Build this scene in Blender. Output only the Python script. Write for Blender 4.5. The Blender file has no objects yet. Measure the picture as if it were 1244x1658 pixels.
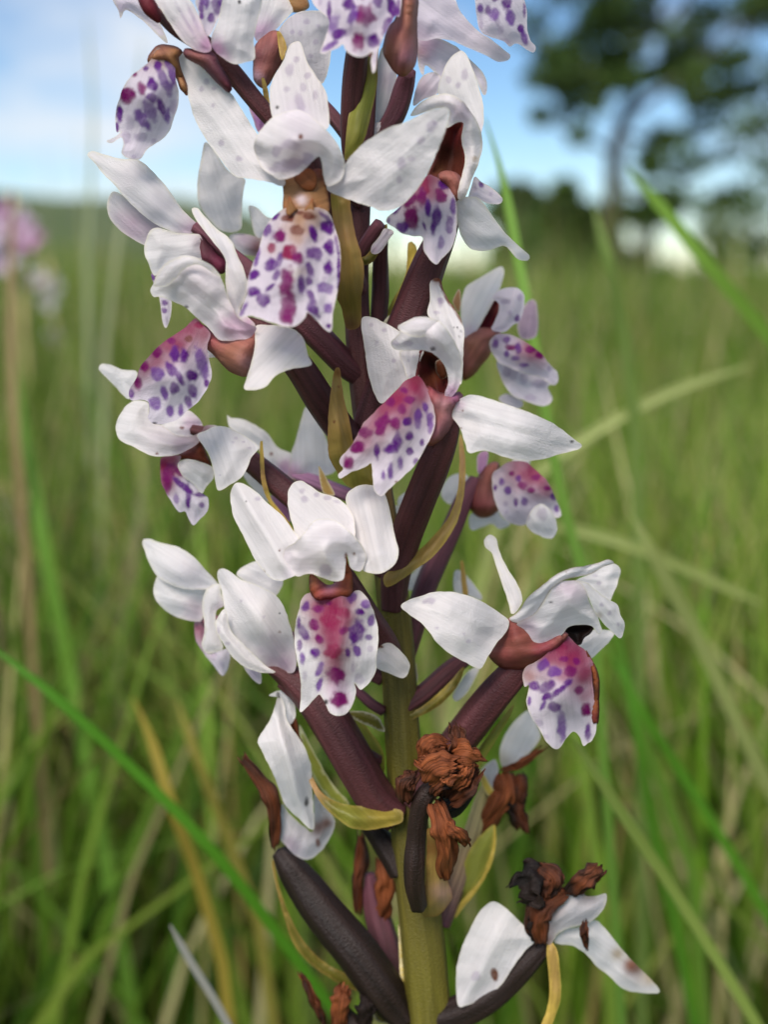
import bpy, math, random
import numpy as np
from mathutils import Vector, Matrix, noise
from mathutils.geometry import delaunay_2d_cdt

random.seed(7)
rng = np.random.default_rng(11)
S = bpy.context.scene
COL = S.collection

# ------------------------------------------------------------------ camera
D = 0.200                 # metres from the lens to the plane of the stem
PXM = 0.0001              # one photograph pixel in metres on that plane
F = D / PXM               # focal length in photograph pixels
PITCH = math.radians(11.0)
CAM = Vector((0, 0, 0.44))
cd = bpy.data.cameras.new('camera')
cam = bpy.data.objects.new('camera', cd)
COL.objects.link(cam)
cam.location = CAM
cam.rotation_euler = (math.pi / 2 - PITCH, 0, 0)
cd.sensor_fit = 'VERTICAL'
cd.sensor_height = 36
cd.lens = 18 / (829 / F)
cd.clip_start = 0.01
cd.clip_end = 4000
cd.dof.use_dof = True
cd.dof.focus_distance = 0.187
cd.dof.aperture_fstop = cd.lens / 4.0
S.camera = cam
FWD = Vector((0, math.cos(PITCH), -math.sin(PITCH)))
UP = Vector((0, math.sin(PITCH), math.cos(PITCH)))
RT = Vector((1, 0, 0))

# ------------------------------------------------------------------ light
SUN_EL, SUN_AZ = math.radians(46), math.radians(202)   # azimuth from +Y towards +X
w = bpy.data.worlds.new('World')
S.world = w
w.use_nodes = True
nt = w.node_tree
nt.nodes.clear()
N = nt.nodes.new
L = nt.links.new
wo = N('ShaderNodeOutputWorld'); bg = N('ShaderNodeBackground')
bg.inputs['Strength'].default_value = 0.08
sky = N('ShaderNodeTexSky'); sky.sky_type = 'NISHITA'; sky.sun_disc = False
sky.sun_elevation = SUN_EL; sky.sun_rotation = SUN_AZ
sky.air_density = 1.0; sky.dust_density = 0.15; sky.ozone_density = 2.0; sky.altitude = 1500
hs = N('ShaderNodeHueSaturation'); hs.inputs['Saturation'].default_value = 1.2
tc = N('ShaderNodeTexCoord')
mp = N('ShaderNodeMapping'); mp.inputs['Scale'].default_value = (1.0, 1.0, 2.4)
mp.inputs['Location'].default_value = (3.1, 0.4, 0.0)
nz = N('ShaderNodeTexNoise'); nz.inputs['Scale'].default_value = 3.2
nz.inputs['Detail'].default_value = 7; nz.inputs['Roughness'].default_value = 0.55
cr = N('ShaderNodeValToRGB')
cr.color_ramp.elements[0].position = 0.46; cr.color_ramp.elements[0].color = (0.03, 0.03, 0.03, 1)
cr.color_ramp.elements[1].position = 0.66; cr.color_ramp.elements[1].color = (1, 1, 1, 1)
mx = N('ShaderNodeMix'); mx.data_type = 'RGBA'
mx.inputs['B'].default_value = (6.9, 7.1, 7.4, 1)
L(tc.outputs['Generated'], mp.inputs['Vector']); L(mp.outputs['Vector'], nz.inputs['Vector'])
L(nz.outputs['Fac'], cr.inputs['Fac']); L(cr.outputs['Color'], mx.inputs['Factor'])
L(sky.outputs['Color'], hs.inputs['Color']); L(hs.outputs['Color'], mx.inputs['A']); L(mx.outputs['Result'], bg.inputs['Color'])
L(bg.outputs['Background'], wo.inputs['Surface'])

sl = bpy.data.lights.new('sun', 'SUN'); sl.energy = 2.7; sl.angle = math.radians(30)
sl.color = (1.0, 0.93, 0.84)
so = bpy.data.objects.new('sun', sl); COL.objects.link(so)
sd = Vector((math.sin(SUN_AZ) * math.cos(SUN_EL), math.cos(SUN_AZ) * math.cos(SUN_EL), math.sin(SUN_EL)))
so.rotation_euler = sd.to_track_quat('Z', 'Y').to_euler()

vs = S.view_settings
vs.view_transform = 'Standard'; vs.look = 'None'; vs.exposure = 0.72; vs.gamma = 1
vs.use_curve_mapping = False
S.render.engine = 'CYCLES'
S.cycles.use_denoising = True
S.cycles.max_bounces = 8
S.cycles.transmission_bounces = 6

# ------------------------------------------------------------------ helpers
def lin(c):
    c = np.array(c, float) / 255.0
    return np.where(c <= 0.04045, c / 12.92, ((c + 0.055) / 1.055) ** 2.4)

C = {k: lin(v) for k, v in dict(
    white=(243, 236, 237), lilac=(233, 220, 231), mauve=(186, 158, 178), purple=(98, 18, 132), magenta=(128, 8, 100),
    crimson=(150, 26, 78), red=(120, 40, 52), spur=(176, 112, 100), tan=(176, 128, 84), throat=(120, 62, 48),
    black=(22, 16, 14), ovary=(82, 44, 47), ovary2=(112, 66, 78), olive=(100, 93, 32), ochre=(168, 136, 74),
    green=(150, 152, 62), brown=(118, 62, 34), dark=(44, 30, 26), cream=(238, 230, 204), rust=(156, 86, 48),
    pink=(206, 150, 190), grey=(206, 200, 204), yellow=(206, 178, 78), straw=(196, 180, 120), pod=(40, 28, 25),
    violet=(110, 44, 152), leafg=(96, 140, 40)).items()}

# crops of the photograph used while measuring: origin and magnification
K = {0: (0, 0, 1), 1: (120, 0, 3.11), 2: (480, 0, 3.11), 3: (130, 320, 3.11), 4: (360, 260, 4.1433), 5: (520, 400, 2.8273),
     6: (150, 560, 3.11), 7: (220, 840, 2.7043), 8: (620, 760, 2.9619), 9: (370, 1080, 2.8686),
     10: (620, 1120, 2.5917), 11: (440, 1000, 2.7043)}

def nums(s):
    return [[t if t[0].isalpha() else float(t) for t in q.split(',')] for q in s.split()]

def xy(k, q):
    o = K[k]
    return (o[0] + q[0] / o[2], o[1] + q[1] / o[2])

def lean(py):                       # the stalk stands upright while the lens looks down
    return (829 - py) * 0.1 * 0.15

def world(px, py, dz):              # dz: millimetres in front of the stalk
    d = D - (dz + lean(py)) * 0.001
    return CAM + FWD * d + RT * ((px - 622) / F * d) + UP * ((829 - py) / F * d)

def worlds(p, z):
    d = D - (z + (829 - p[:, 1]) * 0.015) * 0.001
    a = (p[:, 0] - 622) / F * d
    b = (829 - p[:, 1]) / F * d
    return (np.array(CAM)[None] + d[:, None] * np.array(FWD)[None] + a[:, None] * np.array(RT)[None] + b[:, None] * np.array(UP)[None])

def at(px, py, d):                  # a point at a distance of d metres along the view axis
    return CAM + FWD * d + RT * ((px - 622) / F * d) + UP * ((829 - py) / F * d)

def crspline(pts, step, closed=True):
    p = np.array(pts, float); n = len(p); out = []
    for i in range(n if closed else n - 1):
        if closed:
            a, b, c, d = p[(i - 1) % n], p[i], p[(i + 1) % n], p[(i + 2) % n]
        else:
            a, b, c, d = p[max(i - 1, 0)], p[i], p[i + 1], p[min(i + 2, n - 1)]
        m = max(1, int(round(np.linalg.norm((c - b)[:2]) / step)))
        for t in np.arange(m) / m:
            out.append(0.5 * ((2 * b) + (c - a) * t + (2 * a - 5 * b + 4 * c - d) * t * t + (3 * b - a - 3 * c + d) * t ** 3))
    if not closed:
        out.append(p[-1])
    return np.array(out)

def segdist(p, poly):
    a = poly; b = np.roll(poly, -1, 0); ab = b - a
    l2 = (ab ** 2).sum(1) + 1e-9
    best = np.full(len(p), 1e9); inside = np.zeros(len(p), bool)
    for i in range(len(a)):
        t = np.clip(((p - a[i]) @ ab[i]) / l2[i], 0, 1)
        best = np.minimum(best, np.linalg.norm(p - (a[i] + t[:, None] * ab[i]), axis=1))
        c = (a[i, 1] > p[:, 1]) != (b[i, 1] > p[:, 1])
        with np.errstate(divide='ignore', invalid='ignore'):
            xi = (b[i, 0] - a[i, 0]) * (p[:, 1] - a[i, 1]) / (b[i, 1] - a[i, 1]) + a[i, 0]
        inside ^= c & (p[:, 0] < xi)
    return best, inside

def noise2(p, scale, seed):
    return np.array([noise.noise((q[0] * scale + seed, q[1] * scale - seed, seed * 0.37)) for q in p])

def depth(p, anchors):
    A = np.array(anchors, float)
    if len(A) == 1:
        return np.full(len(p), A[0, 2])
    if len(A) == 2:
        d = A[1, :2] - A[0, :2]
        t = ((p - A[0, :2]) @ d) / (d @ d)
        return A[0, 2] + np.clip(t, -0.3, 1.3) * (A[1, 2] - A[0, 2])
    m = A.mean(0); X = A[:, :2] - m[:2]        # a plane, kept from tilting steeply when the points lie in a row
    c = np.linalg.solve(X.T @ X + np.eye(2) * 1200.0, X.T @ (A[:, 2] - m[2]))
    base = m[2] + (p - m[:2]) @ c
    r = A[:, 2] - m[2] - X @ c
    wts = 1 / (((p[:, None] - A[None, :, :2]) ** 2).sum(2) + 260.0)
    return base + (wts * r).sum(1) / wts.sum(1)

SEED = [0]
def link(name, me, parent, mat):
    o = bpy.data.objects.new(name, me)
    COL.objects.link(o)
    if mat:
        me.materials.append(mat)
    if parent:
        o.parent = parent
    return o

def colattr(me, cols):
    a = me.color_attributes.new('tint', 'FLOAT_COLOR', 'POINT')
    a.data.foreach_set('color', np.c_[cols, np.ones(len(cols))].astype(np.float32).ravel())

def vecattr(me, name, v):
    a = me.attributes.new(name, 'FLOAT_VECTOR', 'POINT')
    a.data.foreach_set('vector', v.astype(np.float32).ravel())

SPOTC = {'p': 'purple', 'm': 'magenta', 'f': 'purple', 'k': 'black', 'b': 'brown', 'c': 'crimson', 'v': 'violet', 'o': 'throat'}

def petal(par, name, k, out, z='0', bulge=1.5, col='white', g='', sp='', res=None, ruf=0.4, fold=0.3,
          mat='petal', th=0.35, wob=0.9, rscale=0.03, edge='cream', label=None):
    SEED[0] += 1.713
    sd_ = SEED[0]
    poly = [xy(k, q) for q in nums(out)]
    ext = np.ptp(np.array(poly), axis=0).max()
    if res is None:
        res = min(5.0, max(2.2, ext / 16))
    if sp:
        res = min(res, 2.7)
    b = crspline(poly, res)
    if wob:
        b = b + np.c_[noise2(b, 0.09, sd_), noise2(b, 0.09, sd_ + 40)] * wob
    lo, hi = b.min(0), b.max(0)
    gx = np.arange(lo[0], hi[0], res); gy = np.arange(lo[1], hi[1], res * 0.87)
    gp = np.array([(x + (res / 2 if j % 2 else 0), y) for j, y in enumerate(gy) for x in gx])
    e, ins = segdist(gp, b)
    gp = gp[ins & (e > res * 0.55)]
    allp = np.r_[b, gp]
    n = len(b)
    vv, ee, ff, *_ = delaunay_2d_cdt([Vector(q) for q in allp], [(i, (i + 1) % n) for i in range(n)], [], 1, 1e-5)
    p = np.array([(q.x, q.y) for q in vv])
    e, _ = segdist(p, b)
    em = max(e.max(), 1)
    en = np.clip(e / em, 0, 1)
    ctr = b.mean(0)
    u_, s_, vt = np.linalg.svd(b - ctr, full_matrices=False)
    uv = (p - ctr) @ vt.T
    zz = z if isinstance(z, str) else str(z)
    q = nums(zz)
    anc = [(ctr[0], ctr[1], q[0][0])] if len(q) == 1 and len(q[0]) == 1 else [xy(k, t) + (t[2],) for t in q]
    dry = mat == 'dry'
    if mat == 'fleshy':
        d = depth(p, anc) + bulge * (1 - (1 - en) ** 2)
    else:
        d = depth(p, anc) + bulge * (0.25 if dry else 0.6) * (0.5 - 0.5 * np.cos(math.pi * en))
    if dry:
        nf = noise2(p, 0.05, sd_ + 70)
        d += 0.6 * np.sin(uv[:, 1] * 0.10 + 2.0 * nf + sd_) + 0.3 * noise2(p, 0.06, sd_ + 71)
        th = 0.18
    elif th == 0.35:
        th = 0.2 if mat == 'petal' else 0.3
    d -= fold * np.exp(-(uv[:, 1] / (em * 0.28)) ** 2)
    d += ruf * noise2(p, rscale, sd_ * 3) * (1.6 - 0.8 * en) + 0.16 * ruf * noise2(p, rscale * 3, sd_ * 5)
    w3 = worlds(p, d)
    # colour of the tissue; g also paints mauve shade into some hoods and petals
    cc = np.tile(C[col], (len(p), 1))
    nn = noise2(p, 0.035, sd_ + 9)
    if dry:
        ns = (0.25 + 0.9 * noise2(p, 0.045, sd_ + 12))[:, None].clip(0, 1) * 0.7
        cc = cc * (1 - ns) + C['dark'] * ns
    cc *= (1 + 0.05 * nn)[:, None]
    if edge:
        t = np.clip(1 - e / 2.2, 0, 1) * 0.5
        cc = cc * (1 - t[:, None]) + C[edge] * t[:, None]
    for t in nums(g):
        x, y = xy(k, t); r = t[2] / K[k][2]; st = t[4] if len(t) > 4 else 0.85
        dd = np.linalg.norm(p - (x, y), axis=1) + r * 0.35 * noise2(p, 0.06, sd_ + 3)
        r = r * (1.4 if t[3] == 'crimson' else 1)
        f = st * np.exp(-(np.maximum(dd, 0) / r) ** 2)
        cc = cc * (1 - f[:, None]) + C[t[3]] * f[:, None]
    spn = nums(sp)
    if spn:
        n1 = noise2(p, 0.11, sd_ + 21); n2 = noise2(p, 0.30, sd_ + 22); n3 = noise2(p, 0.06, sd_ + 23)
        for t in spn:
            cl = t[-1] if isinstance(t[-1], str) else 'p'
            v = [q for q in t if not isinstance(q, str)]
            x, y = xy(k, v); rx = v[2] / K[k][2]; ry = v[3] / K[k][2]; an = math.radians(v[4] if len(v) > 4 else 0)
            dx = p[:, 0] - x; dy = p[:, 1] - y
            uu = (math.cos(an) * dx + math.sin(an) * dy) / rx
            ww = (-math.sin(an) * dx + math.cos(an) * dy) / ry
            rr = np.sqrt(uu ** 2 + ww ** 2) + 0.42 * n1 + 0.16 * n2
            soft = 0.5 + 1.1 / min(rx, ry); sv = 0.94 + 0.12 * noise.noise((v[0] * .13, v[1] * .17, sd_)) * 2
            f = np.clip((1.17 - rr) / soft + 0.5, 0, 1)
            f = f * f * (3 - 2 * f)
            f = f * {'f': 0.30, 'k': 0.95, 'v': 0.84}.get(cl, 0.95) * np.clip(sv + 0.3 * n3 + 0.15 * n2, 0.3, 1.05)
            f = np.clip(f, 0, 1)
            cc = cc * (1 - f[:, None]) + C[SPOTC[cl]] * f[:, None]
            if cl == 'm':
                h = np.clip(1 - rr * 1.1, 0, 1)[:, None] * 0.6
                cc = cc * (1 - h) + C['magenta'] * h
    me = bpy.data.meshes.new(name)
    # faces towards the camera
    fl = [tuple(f) for f in ff]
    if fl:
        a, b_, c_ = (p[i] for i in fl[0][:3])
        if (b_[0] - a[0]) * (c_[1] - a[1]) - (b_[1] - a[1]) * (c_[0] - a[0]) > 0:
            fl = [f[::-1] for f in fl]
    me.from_pydata([tuple(v) for v in w3], [], fl)
    me.polygons.foreach_set('use_smooth', [True] * len(me.polygons))
    colattr(me, cc)
    vecattr(me, 'grain', np.c_[uv * 0.1, np.full(len(p), sd_)])
    o = link(name, me, par, M[mat])
    if mat not in ('petal', 'leaf'):
        m = o.modifiers.new('thickness', 'SOLIDIFY'); m.thickness = th * 0.001; m.offset = 0
    if label:
        o['label'] = label
    return o

def tube(par, name, k, spine, col='ovary', mat='stalk', lobes=6, amp=0.07, c2=None, g='', step=6, seg=20, twist=0.5, label=None, flat=1.0):
    SEED[0] += 1.713
    sp = [list(xy(k, q)) + [q[2], q[3] / K[k][2]] for q in nums(spine)]
    q = crspline(sp, step, closed=False)
    w3 = worlds(q[:, :2], q[:, 2])
    n = len(q)
    T = np.gradient(w3, axis=0); T /= np.linalg.norm(T, axis=1)[:, None]
    nrm = np.array(-FWD)
    V, cc = [], []
    gr = []
    for i in range(n):
        x = np.cross(T[i], nrm); x /= np.linalg.norm(x)
        y = np.cross(x, T[i])
        t = i / (n - 1)
        for j in range(seg):
            a = 2 * math.pi * j / seg
            r = q[i, 3] * PXM * (1 + amp * math.cos(lobes * a + twist * t * 6))
            V.append(w3[i] + x * (r * math.cos(a)) + y * (r * flat * math.sin(a)))
            gr.append((t * n * step * 0.1, a * 1.2, SEED[0]))
            c = C[col] if c2 is None else C[col] * (1 - t) + C[c2] * t
            cc.append(c * (1 - 0.22 * max(0, -math.cos(lobes * a + twist * t * 6))))
    V += [w3[0] - T[0] * q[0, 3] * PXM * 0.4, w3[-1] + T[-1] * q[-1, 3] * PXM * 0.4]
    cc += [C[col], C[c2 or col]]; gr += [(0, 0, 0), (0, 0, 0)]
    fs = [(i * seg + j, i * seg + (j + 1) % seg, (i + 1) * seg + (j + 1) % seg, (i + 1) * seg + j) for i in range(n - 1) for j in range(seg)]
    fs += [(len(V) - 2, (j + 1) % seg, j) for j in range(seg)]
    fs += [(len(V) - 1, (n - 1) * seg + j, (n - 1) * seg + (j + 1) % seg) for j in range(seg)]
    cc = np.array(cc)
    if g:
        pp = np.r_[np.repeat(q[:, :2], seg, 0), q[:1, :2], q[-1:, :2]]
        for t in nums(g):
            x, y = xy(k, t); r = t[2] / K[k][2]; st = t[4] if len(t) > 4 else 0.85
            f = st * np.exp(-(np.linalg.norm(pp - (x, y), axis=1) / r) ** 2)[:, None]
            cc = cc * (1 - f) + C[t[3]] * f
    me = bpy.data.meshes.new(name)
    me.from_pydata([tuple(v) for v in V], [], fs)
    me.polygons.foreach_set('use_smooth', [True] * len(me.polygons))
    colattr(me, cc); vecattr(me, 'grain', np.array(gr, float))
    o = link(name, me, par, M[mat])
    if label:
        o['label'] = label
    return o

def curl(par, k, spine, width, roll, col='rust', c2='brown', side=0, name='petal', mat='dry'):
    """a dried petal rolled about its length; roll > 0 turns the rims away from the lens"""
    SEED[0] += 1.713; sd_ = SEED[0]
    q = crspline([list(xy(k, t)) + [t[2]] for t in nums(spine)], 3.0, closed=False)
    w3 = worlds(q[:, :2], q[:, 2]); n = len(q); nu = 17
    T = np.gradient(w3, axis=0); T /= np.linalg.norm(T, axis=1)[:, None]
    V, cc, gr = [], [], []
    for i in range(n):
        t = i / (n - 1)
        b = np.cross(T[i], -np.array(FWD)); b /= np.linalg.norm(b); nr_ = np.cross(b, T[i])
        a = math.radians(side); b, nr_ = b * math.cos(a) + nr_ * math.sin(a), nr_ * math.cos(a) - b * math.sin(a)
        w_ = width / K[k][2] * PXM * (0.45 + 0.75 * math.sin(math.pi * min(1, t * .8 + .12))) * (1 + .45 * noise.noise((t * 6, sd_, 0)))
        ro = math.radians(roll) * (1 + .3 * noise.noise((t * 3, 5, sd_)))
        R = w_ / abs(ro) * (1 if roll > 0 else -1)
        for j in range(nu):
            u = (j / (nu - 1) - .5); an = u * abs(ro)
            p = w3[i] + nr_ * (R * (math.cos(an) - 1)) + b * (abs(R) * math.sin(an))
            nz_ = noise.noise((u * 5 + sd_, t * 5, 2)) * .0009 + noise.noise((u * 13 + sd_, t * 3, 7)) * .0004
            p = p + nr_ * nz_ + T[i] * (noise.noise((u * 9, sd_, 3)) * .0022 * (1 if i in (0, n - 1) else t))
            V.append(tuple(p)); gr.append((t * n * .3, u * 12, sd_))
            f = min(1, max(0, .5 + .9 * noise.noise((u * 3, t * 3, sd_ + 4)))); e = max(0, abs(u) * 2 - .8) * 3
            cc.append((C[col] * (1 - f) + C[c2] * f) * (1 - .5 * e) + C['dark'] * .5 * e)
    fs = [(i * nu + j, i * nu + j + 1, (i + 1) * nu + j + 1, (i + 1) * nu + j) for i in range(n - 1) for j in range(nu - 1)]
    me = bpy.data.meshes.new(name); me.from_pydata(V, [], fs)
    me.polygons.foreach_set('use_smooth', [True] * len(me.polygons))
    colattr(me, np.array(cc)); vecattr(me, 'grain', np.array(gr))
    o = link(name, me, par, M[mat])
    m = o.modifiers.new('thickness', 'SOLIDIFY'); m.thickness = .00018; m.offset = 0
    return o

# ------------------------------------------------------------------ materials
def mat(name, rough=0.5, trans=0.0, spec=0.35, grain=(6, 40), grainamt=0.06, bump=0.15, attr='tint', coord='grain', fine=0.0, tcol=(1, 1, 1)):
    m = bpy.data.materials.new(name); m.use_nodes = True
    t = m.node_tree; t.nodes.clear(); N = t.nodes.new; L = t.links.new
    out = N('ShaderNodeOutputMaterial'); pb = N('ShaderNodeBsdfPrincipled')
    a = N('ShaderNodeAttribute'); a.attribute_name = attr
    c = N('ShaderNodeAttribute'); c.attribute_name = coord
    mp = N('ShaderNodeMapping'); mp.inputs['Scale'].default_value = (grain[0] * 0.1, grain[1] * 0.1, 1)
    L(c.outputs['Vector'], mp.inputs['Vector'])
    n1 = N('ShaderNodeTexNoise'); n1.inputs['Scale'].default_value = 1.0; n1.inputs['Detail'].default_value = 4
    L(mp.outputs['Vector'], n1.inputs['Vector'])
    n2 = N('ShaderNodeTexNoise'); n2.inputs['Scale'].default_value = 5.0; n2.inputs['Detail'].default_value = 2
    L(c.outputs['Vector'], n2.inputs['Vector'])
    mr = N('ShaderNodeMapRange'); mr.inputs['To Min'].default_value = 1 - grainamt * 2; mr.inputs['To Max'].default_value = 1 + grainamt * 2
    L(n1.outputs['Fac'], mr.inputs['Value'])
    mul = N('ShaderNodeMix'); mul.data_type = 'RGBA'; mul.blend_type = 'MULTIPLY'; mul.inputs['Factor'].default_value = 1
    L(a.outputs['Color'], mul.inputs['A']); L(mr.outputs['Result'], mul.inputs['B'])
    add = N('ShaderNodeMath'); add.operation = 'MULTIPLY_ADD'; add.inputs[1].default_value = fine
    L(n2.outputs['Fac'], add.inputs[0]); L(n1.outputs['Fac'], add.inputs[2])
    bp = N('ShaderNodeBump'); bp.inputs['Strength'].default_value = bump; bp.inputs['Distance'].default_value = 0.0004
    L(add.outputs['Value'], bp.inputs['Height'])
    pb.inputs['Roughness'].default_value = rough; pb.inputs['Specular IOR Level'].default_value = spec
    L(mul.outputs['Result'], pb.inputs['Base Color']); L(bp.outputs['Normal'], pb.inputs['Normal'])
    if trans:
        tr = N('ShaderNodeBsdfTranslucent'); ms = N('ShaderNodeMixShader'); ms.inputs['Fac'].default_value = trans
        tm = N('ShaderNodeMix'); tm.data_type = 'RGBA'; tm.blend_type = 'MULTIPLY'; tm.inputs['Factor'].default_value = 1
        tm.inputs['B'].default_value = tcol + (1,)
        L(mul.outputs['Result'], tm.inputs['A']); L(tm.outputs['Result'], tr.inputs['Color'])
        L(pb.outputs['BSDF'], ms.inputs[1]); L(tr.outputs['BSDF'], ms.inputs[2]); L(ms.outputs['Shader'], out.inputs['Surface'])
    else:
        L(pb.outputs['BSDF'], out.inputs['Surface'])
    return m

M = dict(
    petal=mat('petal_tissue', 0.40, 0.46, 0.35, (0.9, 22), 0.07, 0.40, fine=1.6),
    fleshy=mat('fleshy_tissue', 0.5, 0.36, 0.3, (2, 16), 0.22, 0.45, fine=1.0),
    stalk=mat('stalk_tissue', 0.52, 0.0, 0.3, (0.6, 26), 0.38, 0.6, fine=0.9),
    leaf=mat('bract_tissue', 0.45, 0.18, 0.35, (1.5, 24), 0.14, 0.3, fine=0.5),
    dry=mat('withered_tissue', 0.6, 0.16, 0.3, (1.2, 22), 0.62, 1.0, fine=0.5),
    grass=mat('grass_tissue', 0.5, 0.35, 0.3, (0.5, 10), 0.10, 0.1),
    bark=mat('bark', 0.9, 0, 0.1, (3, 3), 0.3, 0.6),
    foliage=mat('tree_foliage', 0.6, 0.25, 0.2, (3, 3), 0.2, 0.0),
)

def empty(name, loc, label, cat, group=None):
    o = bpy.data.objects.new(name, None); COL.objects.link(o); o.location = (0, 0, 0)
    o.empty_display_size = 0.02
    o['label'] = label; o['category'] = cat
    if group:
        o['group'] = group
    return o

def tag(o, label, cat, group=None):
    o['label'] = label; o['category'] = cat
    if group:
        o['group'] = group
    return o

# ------------------------------------------------------------------ the setting
def smooth(t):
    t = np.clip(t, 0, 1); return t * t * (3 - 2 * t)

def ground_z(x, y):
    x = np.asarray(x, float); y = np.asarray(y, float)
    r = np.hypot(x, y)
    z = 0.03 * np.sin(x * 1.7 + 0.6) * np.sin(y * 1.3) * smooth(r / 3)
    # hillside climbing to the left, beyond the meadow
    side = smooth((4 - x - 0.05 * y) / 45)
    z += side * 9.5 * smooth((y - 6) / 120) + side * 22 * smooth((y - 110) / 500)
    z += 0.25 * np.sin(x * 0.13 + 1) * np.sin(y * 0.09) * smooth(r / 40)
    return z

rr = np.r_[0, 0.3 * 1.085 ** np.arange(0, 112)]
aa = np.linspace(0, 2 * math.pi, 120, endpoint=False)
gx = (rr[1:, None] * np.cos(aa)[None]).ravel(); gy = (rr[1:, None] * np.sin(aa)[None]).ravel()
gv = np.c_[np.r_[0, gx], np.r_[0, gy]]
gz = ground_z(gv[:, 0], gv[:, 1])
nr = len(rr) - 1
gf = [(0, 1 + j, 1 + (j + 1) % 120) for j in range(120)]
gf += [(1 + i * 120 + j, 1 + (i + 1) * 120 + j, 1 + (i + 1) * 120 + (j + 1) % 120, 1 + i * 120 + (j + 1) % 120) for i in range(nr - 1) for j in range(120)]
me = bpy.data.meshes.new('ground'); me.from_pydata(np.c_[gv, gz].tolist(), [], gf)
me.polygons.foreach_set('use_smooth', [True] * len(me.polygons))
gm = bpy.data.materials.new('meadow_soil'); gm.use_nodes = True
t = gm.node_tree; N = t.nodes.new; L = t.links.new; pb = t.nodes['Principled BSDF']; pb.inputs['Roughness'].default_value = 0.95
tcn = N('ShaderNodeTexCoord'); na = N('ShaderNodeTexNoise'); na.inputs['Scale'].default_value = 0.35; na.inputs['Detail'].default_value = 9
ra = N('ShaderNodeValToRGB'); ra.color_ramp.elements[0].position = 0.35; ra.color_ramp.elements[1].position = 0.65
ra.color_ramp.elements[0].color = (0.055, 0.085, 0.022, 1); ra.color_ramp.elements[1].color = (0.12, 0.15, 0.045, 1)
L(tcn.outputs['Object'], na.inputs['Vector']); L(na.outputs['Fac'], ra.inputs['Fac']); L(ra.outputs['Color'], pb.inputs['Base Color'])
go = link('ground', me, None, gm); go['kind'] = 'structure'

# ------------------------------------------------------------------ meadow grass
GREENS = np.array([lin(c) for c in [(96, 132, 34), (118, 150, 46), (72, 108, 26), (134, 156, 60), (150, 160, 78), (102, 126, 44), (176, 166, 112), (190, 180, 130), (160, 140, 84), (104, 142, 36)]])
GW = np.array([.15, .14, .13, .11, .09, .10, .11, .08, .04, .05]); GW = GW / GW.sum()

def blades(x, y, h, wd, lean_a, lean_m, curve, cols, nseg=5):
    n = len(x); z0 = ground_z(x, y) - 0.005
    t = np.linspace(0, 1, nseg + 1)
    dx, dy = np.cos(lean_a), np.sin(lean_a)
    off = h[:, None] * (lean_m[:, None] * t[None] + curve[:, None] * t[None] ** 2.4)
    hz = h[:, None] * (t[None] - 0.42 * np.abs(curve[:, None]) * t[None] ** 3 - 0.25 * lean_m[:, None] ** 2 * t[None])
    cx = x[:, None] + dx[:, None] * off; cy = y[:, None] + dy[:, None] * off; cz = z0[:, None] + hz
    fa = rng.uniform(0, math.pi, n)
    wx, wy = np.cos(fa), np.sin(fa)
    wt = 0.5 * wd[:, None] * np.clip(1.05 - t[None] ** 2.2, 0.04, 1)
    V = np.empty((n, nseg + 1, 2, 3))
    for s, sg in ((0, -1), (1, 1)):
        V[:, :, s, 0] = cx + sg * wt * wx[:, None]; V[:, :, s, 1] = cy + sg * wt * wy[:, None]; V[:, :, s, 2] = cz
    base = (np.arange(n) * (nseg + 1) * 2)[:, None, None]
    i = np.arange(nseg)[None, :, None] * 2
    q = base + i + np.array([0, 1, 3, 2])[None, None, :]
    vc = np.repeat(cols[:, None, :], (nseg + 1) * 2, 1)
    gr = np.stack([np.repeat(np.tile(t, (n, 1)) * 3, 2, 1).reshape(n, nseg + 1, 2), np.tile(np.array([0, 1.0]), (n, nseg + 1, 1)), np.repeat(rng.uniform(0, 90, n)[:, None], (nseg + 1) * 2, 1).reshape(n, nseg + 1, 2)], -1)
    return V.reshape(-1, 3), q.reshape(-1, 4), vc.reshape(-1, 3), gr.reshape(-1, 3)

def fast_mesh(name, V, Q, cols, grain, smoothf=True):
    me = bpy.data.meshes.new(name); nf, k = Q.shape
    me.vertices.add(len(V)); me.vertices.foreach_set('co', V.astype(np.float32).ravel())
    me.loops.add(nf * k); me.loops.foreach_set('vertex_index', Q.astype(np.int32).ravel())
    me.polygons.add(nf); me.polygons.foreach_set('loop_start', np.arange(0, nf * k, k, dtype=np.int32))
    me.update(calc_edges=True)
    me.polygons.foreach_set('use_smooth', [smoothf] * nf)
    colattr(me, cols); vecattr(me, 'grain', grain)
    return me

def scatter(n, r0, r1, ang, power=1.0):
    u = rng.uniform(0, 1, n); r = (r0 ** power + u * (r1 ** power - r0 ** power)) ** (1 / power)
    a = rng.uniform(-ang, ang, n)
    return r * np.sin(a), r * np.cos(a)

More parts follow.
